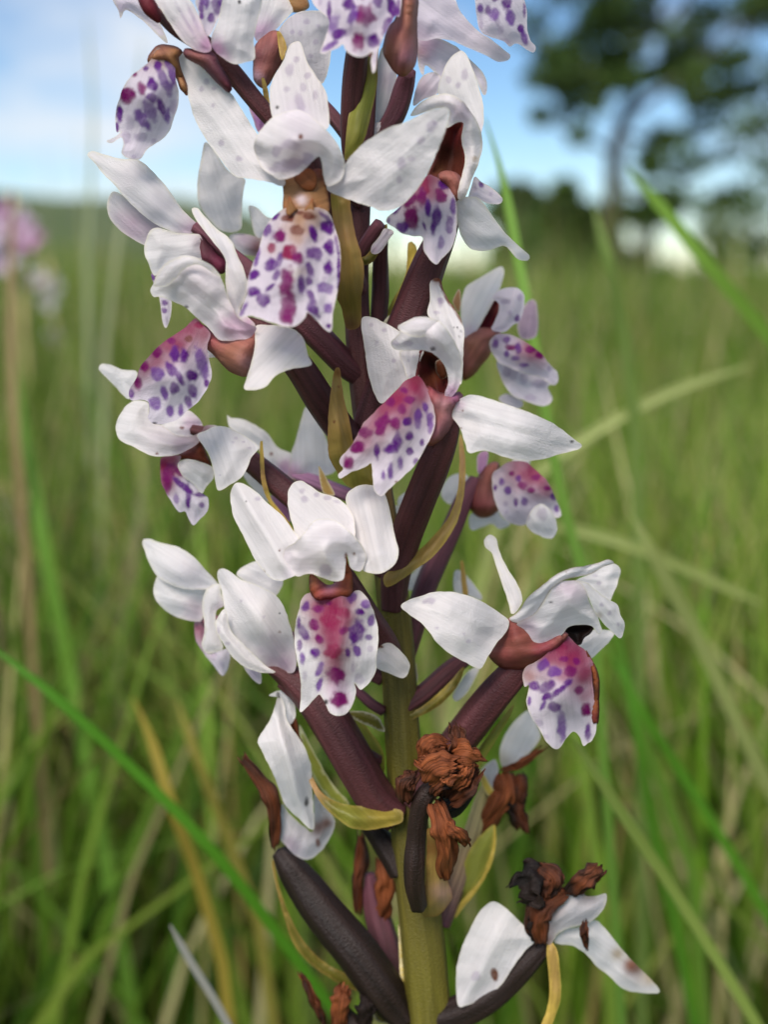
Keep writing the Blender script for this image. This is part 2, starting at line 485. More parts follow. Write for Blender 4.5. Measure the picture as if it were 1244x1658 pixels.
parts = []
def sow(n, r0, r1, ang, h, wd, power=1.0, lm=0.28, dry=1.0, hs=0.2, cap=9.0):
    x, y = scatter(n, r0, r1, ang, power)
    hh = np.clip(rng.normal(h, h * hs, n), h * 0.35, h * 1.45)
    hh = np.minimum(hh, cap * rng.uniform(0.85, 1.0, n))
    ww = wd * rng.uniform(0.55, 1.35, n)
    gw = GW.copy(); gw[6:9] *= dry; gw /= gw.sum()
    cols = GREENS[rng.choice(len(GREENS), n, p=gw)] * rng.uniform(0.55, 1.25, n)[:, None]
    # patches that differ from one another
    pt = np.array([noise.noise((a * 1.3, b * 1.3, 4.0)) for a, b in zip(x, y)])
    cols = cols * (1 + 0.35 * pt)[:, None]
    la = rng.uniform(0, 2 * math.pi, n)
    near = np.hypot(x, y) < 0.8
    la = np.where(near & (np.sin(la) < 0), -la, la)      # nothing near leans over the orchid
    parts.append(blades(x, y, hh, ww, la, np.abs(rng.normal(0, lm, n)), np.where(near, np.abs(rng.normal(0, 0.25, n)), rng.normal(0, 0.25, n)), cols))

sow(1300, 0.40, 0.72, 0.75, 0.40, 0.0042, 1.6, lm=0.22, cap=0.43)
sow(9000, 0.5, 1.2, 0.75, 0.40, 0.0042, 1.6, lm=0.22, cap=0.44)
sow(12500, 1.0, 2.6, 0.70, 0.40, 0.0048, 1.6, lm=0.22)
sow(12000, 2.2, 6.5, 0.62, 0.40, 0.0075, 1.5)
sow(13000, 6, 18, 0.60, 0.40, 0.016, 1.3)
sow(12000, 16, 70, 0.62, 0.45, 0.05, 1.2)
sow(2500, 0.5, 1.2, 3.14, 0.30, 0.004, 1.5)
sow(1500, 1.3, 4.0, 0.6, 0.47, 0.0034, 1.4, lm=0.15, dry=2.5, hs=0.16)
off = 0; Vs, Qs = [], []
for v, q, c, g in parts:
    Vs.append(v); Qs.append(q + off); off += len(v)
gme = fast_mesh('meadow_grass', np.concatenate(Vs), np.concatenate(Qs), np.concatenate([p[2] for p in parts]), np.concatenate([p[3] for p in parts]))
mg = link('meadow_grass', gme, None, M['grass'])
mg['kind'] = 'stuff'; mg['label'] = 'tall green and straw-coloured meadow grass behind the orchid'; mg['category'] = 'grass'

# ------------------------------------------------------------------ single blades that can be told apart
def blade(pts, col, label, name='grass_blade'):
    """pts: px,py,distance(m),half-width px at that distance; the foot goes on down to the ground"""
    q = crspline([p for p in pts], 14, closed=False)
    P = [at(a, b, d) for a, b, d, w_ in q]
    W = [w_ * d / F * min(1, .12 + 5 * i / len(q)) for i, (a, b, d, w_) in enumerate(q)]
    # carry the lower end on to the soil
    lo = P[-1]; dirv = (P[-1] - P[-4]).normalized() if len(P) > 4 else Vector((0, 0, -1))
    if lo.z > 0.01:
        for i in range(1, 9):
            tt = i / 8
            zt = lo.z * (1 - tt)
            hx = dirv * (lo.z * 0.45 * tt * (1 - 0.4 * tt))
            P.append(Vector((lo.x + hx.x, lo.y + abs(hx.y) * 0.5 + 0.01 * tt, zt - 0.004))); W.append(W[-1])
    V, cc, gr, fs = [], [], [], []
    for i, p in enumerate(P):
        T = (P[min(i + 1, len(P) - 1)] - P[max(i - 1, 0)]).normalized()
        x = T.cross(FWD).normalized(); nrm = x.cross(T)
        for s, dp in ((-1, 0), (-0.5, 0.45), (0, 0.7), (0.5, 0.45), (1, 0)):
            V.append(p + x * (W[i] * s) + nrm * (W[i] * dp * 0.7)); cc.append(C[col] if isinstance(col, str) else col)
            gr.append((i * 0.4, s * 2, SEED[0]))
        if i:
            b0 = (i - 1) * 5
            fs += [(b0 + j, b0 + j + 1, b0 + j + 6, b0 + j + 5) for j in range(4)]
    SEED[0] += 1.3
    me = bpy.data.meshes.new(name); me.from_pydata(V, [], fs)
    me.polygons.foreach_set('use_smooth', [True] * len(me.polygons))
    colattr(me, np.array(cc)); vecattr(me, 'grain', np.array(gr, float))
    o = link(name, me, None, M['grass'])
    m = o.modifiers.new('thickness', 'SOLIDIFY'); m.thickness = 0.0003; m.offset = 0
    return tag(o, label, 'grass', 'grass blades around the orchid')

G1, G2, G3, G4 = lin((126, 160, 66)), lin((84, 140, 34)), lin((180, 176, 126)), lin((170, 164, 60))
blade([(925, 1190, .255, 7), (1010, 1320, .26, 9), (1110, 1470, .27, 9), (1215, 1640, .28, 9), (1260, 1720, .285, 9)], lin((150, 170, 84)), 'pale green grass blade slanting down from under the lowest open flower')
blade([(-30, 1035, .27, 8), (90, 1130, .27, 8), (230, 1260, .275, 8), (350, 1385, .28, 9), (470, 1540, .29, 9), (570, 1680, .30, 9)], G2, 'dark green grass blade slanting across in front of the yellowed leaf')
blade([(275, 1498, .25, 5), (310, 1560, .25, 6), (350, 1625, .25, 6), (390, 1700, .25, 6)], lin((150, 150, 142)), 'short grey dead grass stalk with a blunt cut top')
blade([(785, 190, .29, 5), (815, 290, .29, 7), (840, 420, .29, 8), (866, 560, .29, 8), (905, 780, .295, 8), (960, 990, .30, 8)], lin((128, 168, 70)), 'upright light green grass blade rising beside the topmost open flowers')
blade([(1015, 270, .36, 6), (1080, 345, .36, 10), (1150, 430, .36, 11), (1260, 560, .37, 12)], lin((120, 158, 58)), 'broad green grass blade slanting past the foot of the tree')
blade([(215, 1130, .33, 6), (245, 1200, .33, 8), (280, 1310, .33, 9), (320, 1420, .34, 9), (360, 1560, .35, 9)], lin((164, 146, 62)), 'yellowed grass leaf standing behind the dark green slanting blade')
blade([(1225, 590, .42, 4), (1100, 630, .42, 7), (980, 690, .42, 8), (880, 760, .42, 8), (800, 860, .43, 8)], lin((172, 182, 112)), 'pale grass stem arching out behind the longest pointed white sepal')
blade([(1020, 830, .34, 8), (1060, 900, .34, 11), (1130, 1030, .35, 11), (1200, 1180, .36, 11), (1260, 1300, .37, 11)], lin((158, 168, 100)), 'straw-green grass blade leaning behind the lowest open flower')
blade([(985, 1050, .32, 6), (1040, 1150, .32, 7), (1110, 1260, .33, 8), (1190, 1390, .34, 8), (1260, 1510, .35, 8)], lin((100, 156, 44)), 'bright green grass blade slanting above the pale slanting blade')
blade([(1000, 1010, .36, 6), (1035, 1200, .36, 7), (1060, 1350, .37, 8), (1095, 1500, .38, 8), (1130, 1680, .39, 8)], lin((92, 146, 40)), 'steep bright green grass blade crossing behind the pale slanting blade')
blade([(8, 480, .46, 6), (30, 640, .46, 8), (70, 880, .46, 11), (110, 1080, .47, 12), (150, 1290, .48, 12), (190, 1500, .49, 12), (220, 1680, .5, 12)], lin((112, 154, 58)), 'broadest bright green grass blade, upright, crossed by the dark green slanting blade')
blade([(20, 300, .45, 4), (16, 500, .45, 6), (24, 700, .45, 7), (40, 900, .46, 7)], lin((160, 138, 98)), 'tan dry flower stalk standing below the pink neighbouring orchid')
blade([(1240, 980, .4, 6), (1130, 930, .4, 7), (1010, 880, .4, 8), (900, 850, .41, 8)], lin((150, 162, 92)), 'thin dull green grass stem lying nearly level behind the flowers')
blade([(240, 740, .55, 6), (215, 900, .55, 8), (195, 1060, .56, 8), (180, 1250, .57, 8)], lin((150, 146, 104)), 'wide faded straw-coloured grass leaf standing upright beside the yellowed leaves')
blade([(285, 1130, .36, 6), (320, 1230, .36, 8), (370, 1360, .37, 9), (420, 1500, .38, 9)], lin((150, 142, 66)), 'second yellowed grass leaf, thinner and set behind the first')
blade([(230, 60, .6, 2), (215, 220, .6, 3), (190, 400, .6, 4), (170, 560, .61, 5)], lin((176, 180, 140)), 'tall dry grass stem standing against the sky at the hillside')
blade([(140, 20, .7, 1.5), (150, 200, .7, 2.5), (140, 420, .71, 4)], lin((168, 178, 140)), 'faint tall grass stem against the white cloud')
blade([(940, 880, .36, 7), (985, 1000, .36, 9), (1040, 1180, .37, 9), (1120, 1400, .38, 9)], lin((112, 150, 54)), 'slender mid green grass blade between the two leaning straw blades')
blade([(960, 330, .40, 5), (985, 420, .40, 9), (1010, 540, .41, 10), (1030, 700, .42, 10)], lin((126, 150, 76)), 'olive grass blade in front of the tree trunk foot')

# ------------------------------------------------------------------ trees and bushes behind
def leaf_cloud(name, clumps, per, size, cols, parent, spread=1.0):
    V, Q, cc = [], [], []
    for (c, r, dn) in clumps:
        n = max(4, int(per * dn))
        d = rng.normal(0, 1, (n, 3)); d /= np.linalg.norm(d, axis=1)[:, None]
        pos = np.array(c)[None] + d * (r * rng.uniform(0.15, 1.0, n) ** 0.6)[:, None] * np.array([1, 1, 0.7])
        a = rng.normal(0, 1, (n, 3)); a /= np.linalg.norm(a, axis=1)[:, None]
        b = np.cross(a, rng.normal(0, 1, (n, 3))); b /= np.linalg.norm(b, axis=1)[:, None]
        s = size * rng.uniform(0.5, 1.3, n)
        base = len(V) * 4
        quad = np.stack([pos - a * s[:, None], pos - b * (s * 0.32)[:, None], pos + a * s[:, None], pos + b * (s * 0.32)[:, None]], 1)
        V.append(quad); cc.append(np.repeat(cols[rng.integers(0, len(cols), n)] * rng.uniform(0.7, 1.3, n)[:, None], 4, 0))
    V = np.concatenate(V).reshape(-1, 3); cc = np.concatenate(cc)
    Q = np.arange(len(V)).reshape(-1, 4)
    me = fast_mesh(name, V, Q, cc, V * 3.0, False)
    return link(name, me, parent, M['foliage'])

def limb(V, fs, cc, pts, seg=8):
    q = crspline(pts, 40, closed=False)
    P = [np.array(at(a, b, d)) for a, b, d, r in q]; R = [r * d / F for a, b, d, r in q]
    b0 = len(V)
    for i, p in enumerate(P):
        T = P[min(i + 1, len(P) - 1)] - P[max(i - 1, 0)]; T = T / np.linalg.norm(T)
        x = np.cross(T, (0.1, 1, 0.05)); x /= np.linalg.norm(x); y = np.cross(T, x)
        for j in range(seg):
            a = 2 * math.pi * j / seg
            V.append(p + (x * math.cos(a) + y * math.sin(a)) * R[i] * (1 + 0.1 * math.sin(3 * a + i)))
            cc.append(lin((72, 62, 54)))
        if i:
            for j in range(seg):
                s = b0 + (i - 1) * seg
                fs.append((s + j, s + (j + 1) % seg, s + seg + (j + 1) % seg, s + seg + j))

def wood(name, limbs, parent):
    V, fs, cc = [], [], []
    for l in limbs:
        limb(V, fs, cc, l)
    me = bpy.data.meshes.new(name); me.from_pydata([tuple(v) for v in V], [], fs)
    me.polygons.foreach_set('use_smooth', [True] * len(me.polygons))
    colattr(me, np.array(cc)); vecattr(me, 'grain', np.array(V) * 8)
    return link(name, me, parent, M['bark'])

TD = 13.0
DARKG = np.array([lin(c) for c in [(70, 88, 48), (84, 106, 54), (58, 74, 42), (98, 118, 62)]])
MIDG = np.array([lin(c) for c in [(84, 112, 44), (104, 136, 52), (66, 92, 40), (120, 146, 64)]])
tree = empty('pine_tree', None, 'dark forked pine tree with thin trunk standing beyond the meadow', 'tree')
wood('trunk', [
    [(1003, 500, TD, 18), (1000, 420, TD, 16), (994, 330, TD, 15), (997, 250, TD, 14), (1010, 195, TD, 13), (1030, 150, TD, 8), (1020, 80, TD, 8), (1000, 0, TD, 7), (1010, -120, TD, 5), (1020, -240, TD, 3)],
    [(1010, 195, TD, 8), (1050, 165, TD - .2, 7), (1110, 120, TD - .4, 5), (1180, 60, TD - .6, 4), (1260, 10, TD - .8, 3)],
    [(1030, 150, TD, 6), (960, 110, TD + .3, 5), (900, 70, TD + .5, 4), (850, 60, TD + .6, 2)],
    [(1020, 80, TD, 6), (1080, 30, TD + .4, 5), (1160, -60, TD + .6, 3)],
    [(997, 250, TD, 5), (940, 220, TD - .5, 4), (890, 200, TD - .7, 2)],
    [(1005, 215, TD, 5), (1090, 235, TD + .5, 4), (1180, 210, TD + .8, 3), (1260, 230, TD + .9, 2)],
    [(996, 300, TD, 5), (1060, 320, TD - .5, 3), (1140, 300, TD - .8, 2)],
    [(1004, 20, TD, 5), (940, -40, TD - .4, 4), (870, -110, TD - .6, 2)],
], tree)
cl = []
for px, py, r, dn in [
    (880, 30, 55, .55), (925, 70, 50, .9), (890, 105, 45, .7), (960, 110, 45, .9), (1010, 60, 48, 1), (985, 20, 55, 1), (1060, 20, 55, 1), (1045, 120, 36, .8),
    (1100, 60, 48, 1), (1150, 20, 60, 1), (1210, 30, 60, 1), (1190, 80, 40, .8), (1235, 120, 45, .7), (1085, 140, 42, .8), (1130, 120, 36, .8), (1150, 170, 40, .7), (905, 150, 40, .7), (1000, 130, 40, .8), (960, 50, 60, .9),
    (930, 165, 30, .6), (885, 200, 24, .8), (965, 180, 26, .5), (1200, 200, 50, .55), (1245, 260, 56, .5), (1100, 230, 44, .6), (1160, 260, 48, .5), (1075, 270, 34, .7),
    (1085, 330, 40, .7), (1130, 345, 44, .55), (1190, 320, 50, .5), (1230, 380, 50, .45), (1140, 400, 36, .4), (1200, 420, 50, .4), (1060, 300, 24, .5), (1200, 150, 40, .4), (940, 215, 24, .35),
    (950, -60, 70, 1), (1060, -80, 80, 1), (1180, -80, 90, 1), (880, -70, 60, .8), (1020, -180, 90, 1), (1140, -190, 90, .9), (1300, 0, 80, .9), (1310, 140, 70, .6), (1300, 300, 70, .3), (1040, -280, 80, .8)]:
    cl += [(at(px + rng.normal(0, r * .5), py + rng.normal(0, r * .4), TD + rng.uniform(-1.0, 1.0)), r * .75 * TD / F, dn * .5) for _ in range(3)]
leaf_cloud('crown', cl, 230, 0.085, np.r_[DARKG, MIDG[:1], MIDG[2:3]], tree)

def bush(px, py, dist, rx, ry, label, cols, n=9, dens=1.0, leaf=0.08, name='bush'):
    r = empty(name, None, label, name.replace('_', ' '), 'bushes and trees beyond the meadow')
    foot = at(px, py, dist); gz_ = float(ground_z(foot.x, foot.y))
    c = []
    for i in range(n):
        a = rng.uniform(0, 6.28); q = rng.uniform(0, 0.75)
        c.append((at(px + math.cos(a) * rx * q, py + math.sin(a) * ry * q, dist + rng.uniform(-.5, .5) * rx * dist / F * 2), min(rx, ry) * rng.uniform(.4, .65) * dist / F, dens))
    leaf_cloud('crown', c, 230, leaf, cols, r)
    V, fs, cc = [], [], []
    for i in range(3):
        base = Vector((foot.x + 0.05 * i * rx / 40, foot.y, gz_ - 0.05))
        top = at(px + (i - 1) * rx * .4, py - ry * .3, dist)
        n0 = len(V)
        for t_, rad in ((0, .05), (.5, .04), (1, .015)):
            p = base.lerp(top, t_)
            for j in range(6):
                V.append((p.x + math.cos(j * 1.047) * rad, p.y + math.sin(j * 1.047) * rad, p.z)); cc.append(lin((80, 66, 54)))
        for u in range(2):
            fs += [(n0 + u * 6 + j, n0 + u * 6 + (j + 1) % 6, n0 + u * 6 + 6 + (j + 1) % 6, n0 + u * 6 + 6 + j) for j in range(6)]
    me = bpy.data.meshes.new('trunk'); me.from_pydata(V, [], fs); colattr(me, np.array(cc)); vecattr(me, 'grain', np.array(V) * 8)
    link('trunk', me, r, M['bark'])
    return r

bush(845, 355, 15, 55, 72, 'dark rounded bush whose top reaches highest beside the pine', DARKG, 26, 1.4, .11)
bush(920, 385, 14, 70, 66, 'broad dark green bush touching the pine trunk', np.r_[DARKG, MIDG[:1]], 30, 1.4, .11)
bush(905, 320, 16, 44, 36, 'lighter green bush top peeping over the dark bushes', MIDG, 12, 1.2)
bush(880, 432, 13.5, 100, 32, 'low dark thicket below the rounded bushes', DARKG, 40, 1.5, .11)
bush(1050, 452, 12, 56, 26, 'low dark shrub at the foot of the pine, on its open side', DARKG, 22, 1.3)
bush(985, 425, 14, 50, 46, 'small dark shrub directly behind the pine trunk', DARKG, 20, 1.3)
bush(1190, 462, 18, 100, 22, 'long low green hedge-like shrub beyond the low dark one', MIDG, 26, 1.3)
bush(1045, 345, 14.5, 34, 34, 'fresh green sapling crown beside the pine trunk', MIDG, 10, 0.8)

# ------------------------------------------------------------------ the orchid
orchid = empty('orchid', None, 'spotted white orchid spike with purple lips in sharp focus', 'orchid')

# stalk: from above the frame down to the soil
foot = at(705, 2300, D + 0.02)
stem = tube(orchid, 'stem', 0, '607,-40,-3,8 604,0,-3,12 592,180,-2,16 582,330,-1,18 578,470,0,19 586,600,0,21 606,750,0,23 628,900,0,25 642,1020,0,27 652,1180,0,29 662,1320,0,31 678,1460,0,35 692,1600,0,38 704,1760,0,39 716,2050,0,40 730,2600,0,42 748,3600,0,44 770,5000,0,46',
     col='ovary', c2='olive', lobes=7, amp=0.055, step=12, seg=28,
     g='580,300,260,ovary,.8 590,560,140,ovary,.6 640,960,150,olive,.9 655,1250,200,olive,.95 690,1600,260,olive,.95 730,2400,700,olive,.9')

def flower(name='flower', k=0, spine='', col='ovary', c2=None, g='', label=None, **kw):
    return tube(orchid, name, k, spine, col, 'stalk', 6 if 'caps' in name else 5, 0.09 if 'caps' in name else 0.06, c2, g, label=label, **kw)

# ---- A: big upper flower facing the lens
A = flower(k=0, spine='582,470,2,16 560,420,5,18 535,350,8,20 512,290,11,18 500,250,13,12', label='ovary of the large upper flower facing forward')
petal(A, 'sepal', 1, '515,275 545,262 600,298 700,395 790,468 830,530 900,640 935,700 990,800 1060,900 1050,937 960,912 860,897 800,880 720,780 650,680 600,580 570,470 540,380',
      '540,290,8 800,700,12 1030,900,17', 1.6, sp='665,410,12,16,f 640,450,10,14,f 705,445,10,8,f 740,720,14,14,f 830,800,14,12,f 700,530,8,10,f', g='1020,880,60,lilac,.4')
petal(A, 'sepal', 1, '1130,208 1085,228 1050,310 1000,400 984,480 1000,600 1040,660 1200,660 1280,640 1279,520 1264,450 1224,390 1174,310 1150,235',
      '1130,220,8 1130,640,17', 1.5, sp='1085,350,18,30,20,f 1120,300,14,14,f 1155,440,14,18,f 1140,520,18,50,-15,f 1070,450,14,12,f 1215,480,12,20,f 1023,540,9,9,k 1175,380,12,14,f', g='1130,560,90,lilac,.7')
petal(A, 'sepal', 2, '150,950 250,1000 370,1040 430,1062 500,1050 560,1010 640,910 690,810 740,690 765,610 770,555 740,540 660,560 560,610 450,650 340,720 270,790 240,830 195,880',
      '170,940,17 450,850,20 760,570,24', 1.8, sp='680,638,20,26,30,f 628,710,17,17,f 530,820,18,26,f 580,800,16,12,f 520,905,12,16,f 700,620,10,10,f', g='200,930,60,lilac,.5')
# the tubular throat with the anther
petal(A, 'throat', 4, '412,110 470,115 560,90 640,60 690,90 690,160 705,230 718,330 690,370 600,375 520,370 440,370 412,330 415,230',
      '560,100,17 430,230,17 700,230,17 560,320,20', 1.0, 'tan', g='620,70,55,throat,1 665,110,45,throat,.9 535,265,36,lilac,.75 450,320,40,rust,.5 620,320,40,rust,.5', mat='fleshy', edge='rust', fold=0, th=.4, ruf=.4)
petal(A, 'anther', 4, '485,130 500,90 540,60 590,55 625,85 635,140 620,185 580,202 530,180', '19.2', .3, 'rust', mat='fleshy', edge='dark', fold=0, g='560,130,60,tan,.25')
petal(A, 'ridge', 4, '430,350 438,280 450,240 462,262 482,300 505,325 480,345 455,365', '20.2', .1, 'tan', mat='fleshy', edge='rust', fold=0, g='450,250,30,rust,.7 604,260,30,rust,.7')
petal(A, 'ridge', 4, '552,330 575,300 604,250 612,300 612,350 580,352', '20.2', .1, 'tan', mat='fleshy', edge='rust', fold=0, g='450,250,30,rust,.7 604,260,30,rust,.7')
petal(A, 'hood', 0, '411,238 419,215 441,190 465,180 486,178 510,193 535,217 550,240 558,262 556,284 545,297 530,301 524,286 521,264 517,253 505,262 490,277 470,288 455,291 438,283 422,268',
      '470,185,17 480,230,24 425,265,17 545,290,18 480,285,22', 4.0, sp='470,235,14,8,10,f 462,268,22,9,-15,f 500,258,8,10,f 448,245,6,10,f 487,222,3,4,b', g='480,262,30,mauve,.45 490,190,30,lilac,.4', ruf=.6)
petal(A, 'lip', 4, '420,320 350,370 290,440 260,530 235,620 200,700 170,800 160,890 120,1010 125,1052 190,1040 230,1055 330,1085 420,1115 490,1110 555,1055 570,1020 620,1060 660,1105 715,1148 738,1125 740,1040 755,960 775,860 790,760 795,640 785,550 750,430 715,350 640,315 500,325',
      '550,340,20 250,500,19 740,500,19 480,700,25 180,980,25 480,1080,28 700,1100,26', 2.5, 'lilac', edge='cream', ruf=.8, fold=-1.0,
      g='540,370,140,tan,.9 500,520,70,tan,.5 330,600,50,tan,.25 480,760,50,cream,.4 540,740,35,tan,.3',
      sp='440,385,38,25,0,o 525,350,30,12,0,o 580,375,40,22,10,o 500,470,40,28,5,o 385,505,38,40,m 300,470,22,45,15 360,375,30,14,-40 335,500,15,35,10,f 610,490,22,48,-20 705,445,35,45,-30 620,625,48,38,10 715,580,32,42,-10 385,660,18,50,10 325,700,35,40,20 455,615,48,45,c 505,650,30,45,-20,m 432,810,42,85,5,m 530,835,22,55 588,730,20,45,-20 582,808,20,28 710,720,28,42,-10 690,855,45,35,20,v 440,990,48,100,8,m 210,765,35,28,-45 205,880,40,25,-10 275,935,40,38,-20 320,850,40,11,-40 360,770,20,35,20 595,910,20,50,-30 610,995,28,50,-35 710,990,25,35,v 140,1000,14,50,30,v 715,1110,14,14 782,720,10,100 770,560,12,60,-10 782,850,8,50 232,640,15,60,10,v 700,385,45,14,40 330,580,22,30,c 690,790,16,12,f')

# ---- B: flower of the left-hand side with the crimson-shouldered lip
B = flower(k=0, spine='585,735,1,20 555,700,3,24 520,650,6,24 485,595,9,22 440,545,12,17 400,525,13,12', col='ovary')
petal(B, 'sepal', 3, '560,55 590,52 620,85 680,150 740,195 770,235 790,290 815,340 835,400 842,450 825,510 805,570 850,605 882,645 840,650 790,600 750,535 735,470 730,400 730,320 700,260 650,200 610,150 575,100', '590,70,8 740,300,15 860,640,16', 1.0, g='850,630,40,pink,.7')
petal(B, 'spur', 3, '600,640 650,670 720,712 790,705 850,695 884,672 882,740 867,810 850,860 835,893 790,885 740,855 690,800 650,760 618,720', '620,680,11 850,760,15', 4.0, 'spur', mat='fleshy', edge='red', g='660,700,60,crimson,.45 760,790,80,tan,.35 850,840,50,mauve,.5', th=.6)
petal(B, 'hood', 3, '353,460 370,430 395,370 440,325 500,300 550,295 600,312 650,335 700,390 720,430 735,480 770,560 800,610 860,640 887,655 880,680 850,707 790,717 720,722 680,700 640,650 590,610 530,555 450,515 400,500 370,500 355,480',
      '370,470,11 560,420,16 860,670,18', 4.0, g='860,670,70,mauve,.95 780,640,90,pink,.55 600,420,120,mauve,.28', sp='533,552,12,9,k', ruf=.5, fold=1.0)  # mauve is the purplish base plus shade painted over the hood's inside
petal(B, 'hood_rim', 3, '368,440 392,372 440,323 500,297 550,292 620,318 680,358 708,400 690,395 640,360 600,340 555,343 510,375 470,420 430,446 390,448', '380,440,15 560,320,19.5 700,390,19', 0.9, edge='cream', fold=0)
petal(B, 'sepal', 3, '880,650 930,640 1000,645 1070,660 1100,680 1130,720 1145,790 1165,830 1150,850 1090,858 1040,870 980,900 960,925 930,955 880,968 825,962 840,900 870,800 880,720', '900,660,17 850,950,22 1150,840,21', 2.0, fold=.9)
petal(B, 'lip', 3, '580,608 555,628 520,660 460,700 390,750 340,805 300,855 280,910 245,970 252,1018 300,1018 340,1030 345,1080 340,1115 375,1140 440,1135 500,1110 540,1070 590,1030 630,975 655,920 660,870 645,800 640,740 652,705 650,675 615,640',
      '600,640,14 450,760,17 260,990,12 420,1110,15 640,880,14 480,900,18', 2.4, 'lilac', edge=None,
      g='570,640,90,crimson 460,715,75,crimson,.9 375,785,65,crimson,.75 310,855,50,crimson,.6 265,960,30,crimson,.3 620,690,50,red,.5',
      sp='545,710,18,14,o 458,720,18,15,m 385,780,22,22,m 320,850,20,25,m 290,930,18,30,m 255,985,14,20 390,890,30,35,v 455,865,20,32,-30 500,905,14,40,-25 475,790,22,35 522,795,20,28 610,830,25,70,-15,v 560,895,28,25 475,960,20,28,-10 422,985,15,35,-10,v 565,975,22,35,-20 635,935,14,20 375,1035,28,30,v 452,1075,18,22,v 505,1065,12,28,v 545,1030,16,28,-20 600,640,25,15,c 370,1137,12,6,k')
petal(B, 'lip_lobe', 3, '635,760 660,770 690,800 660,806 640,800', '9', .3)

# ---- C: flower seen from the side against the sky
Cf = flower(k=0, spine='585,612,0,17 560,592,1,20 525,555,2,21 490,520,3,20 440,470,4,17 395,432,4,15 355,398,4,12 315,366,4,9', c2='ovary2')
petal(Cf, 'petal', 1, '190,965 165,1030 175,1090 220,1150 290,1200 360,1235 400,1200 440,1150 400,1110 330,1050 250,985', '200,1000,-3 400,1160,1', 1.5, 'grey', g='300,1120,90,mauve,.8 400,1170,60,mauve,.7')  # mauve patches paint the shade on this lower petal
petal(Cf, 'sepal', 1, '65,780 90,760 160,780 240,800 310,800 360,830 420,890 480,960 540,1050 590,1100 622,1132 612,1165 570,1177 500,1168 430,1140 380,1110 310,1050 250,990 210,940 150,880 100,820', '80,780,0 350,950,5 600,1150,4', 2.2, g='590,1150,70,mauve,.9 400,1050,120,lilac,.35 280,900,60,mauve,.18')
petal(Cf, 'throat', 3, '590,180 640,225 690,285 735,330 727,372 690,378 640,340 600,305', '5', 1.5, 'ovary2', mat='fleshy', edge=None, g='690,330,40,crimson,.4 620,230,40,ovary,.6')
petal(Cf, 'hood', 3, '350,165 390,150 440,165 500,178 580,182 605,190 618,230 615,310 560,320 500,320 440,340 395,380 370,392 340,330 320,270 330,210', '350,250,6 590,250,6', 2.0, g='600,230,45,mauve,.5')
petal(Cf, 'lip', 3, '355,385 375,395 400,470 455,510 455,590 432,657 412,620 400,520 372,440', '2', .6, 'lilac', sp='425,530,14,12 422,570,12,14 365,400,12,16', g='360,400,30,violet,.5')

# ---- D: flower behind with a hanging white petal
Df = flower(k=0, spine='584,440,-3,11 540,420,-7,12 480,400,-10,12 430,392,-12,11', c2='spur')
petal(Df, 'sepal', 1, '660,715 640,800 625,870 620,960 630,1030 680,1110 740,1160 800,1170 840,1150 845,1090 850,980 862,905 820,880 770,850 710,760', '700,760,-8 760,1150,-11', 1.5)
petal(Df, 'sepal', 1, '880,1035 920,1045 970,1090 1010,1110 1020,1170 960,1210 910,1180 890,1100', '-12', 1)
petal(Df, 'hood', 1, '780,1190 840,1175 920,1190 980,1200 1000,1300 900,1290 830,1270', '-12', 2, g='930,1240,60,throat,.9 860,1200,60,pink,.4')

# ---- E: top flower with the hanging spotted lip against the sky
E = flower(k=0, spine='585,330,1,10 520,270,4,12 470,225,6,12 420,170,8,13 375,115,9,14 335,75,10,14 290,45,10,14 262,20,9,12', c2='ovary')
petal(E, 'petal', 1, '195,-20 330,-20 400,60 440,130 470,215 430,190 350,110 260,50 235,92 220,50', '5', 1, 'lilac', g='230,40,40,purple,.3')
tube(E, 'bud', 1, '330,-60,12,20 365,10,13,34 395,60,13,32 425,105,12,14', 'red', 'fleshy', 3, .06)
petal(E, 'petal', 1, '405,0 480,-60 560,-20 610,40 650,140 692,240 662,264 600,248 540,200 470,100 430,40', '450,0,12 670,250,14', 1.2, g='660,230,60,pink,.9 600,140,80,pink,.3', sp='600,90,8,60,-25,f 560,100,6,80,-30,f')
petal(E, 'spur', 1, '560,250 640,260 700,270 735,330 780,410 790,450 780,467 720,412 640,332 560,285', '12', 2, 'ovary2', mat='fleshy', edge=None, g='770,440,40,red,.5 620,280,60,spur,.6')
petal(E, 'petal', 1, '612,0 660,-60 740,-50 765,0 720,100 682,178 652,165 640,120 625,60', '13', .6, 'lilac', sp='640,45,12,50 665,10,14,30,v 715,30,20,38,-10 690,90,16,26 740,10,14,20,v')
petal(E, 'sepal', 1, '760,-30 850,-70 940,-20 940,40 925,100 905,200 912,290 870,312 800,322 740,285 698,245 690,190 725,100', '780,280,13 850,20,14', 1.8, g='715,255,60,pink,.85', sp='833,10,7,8,k')
petal(E, 'spur', 1, '370,312 400,250 440,228 500,235 547,262 522,285 535,350 562,420 572,478 540,455 520,400 480,330 430,310', '9', 2, 'tan', mat='fleshy', edge='red', g='440,250,60,spur,.6')
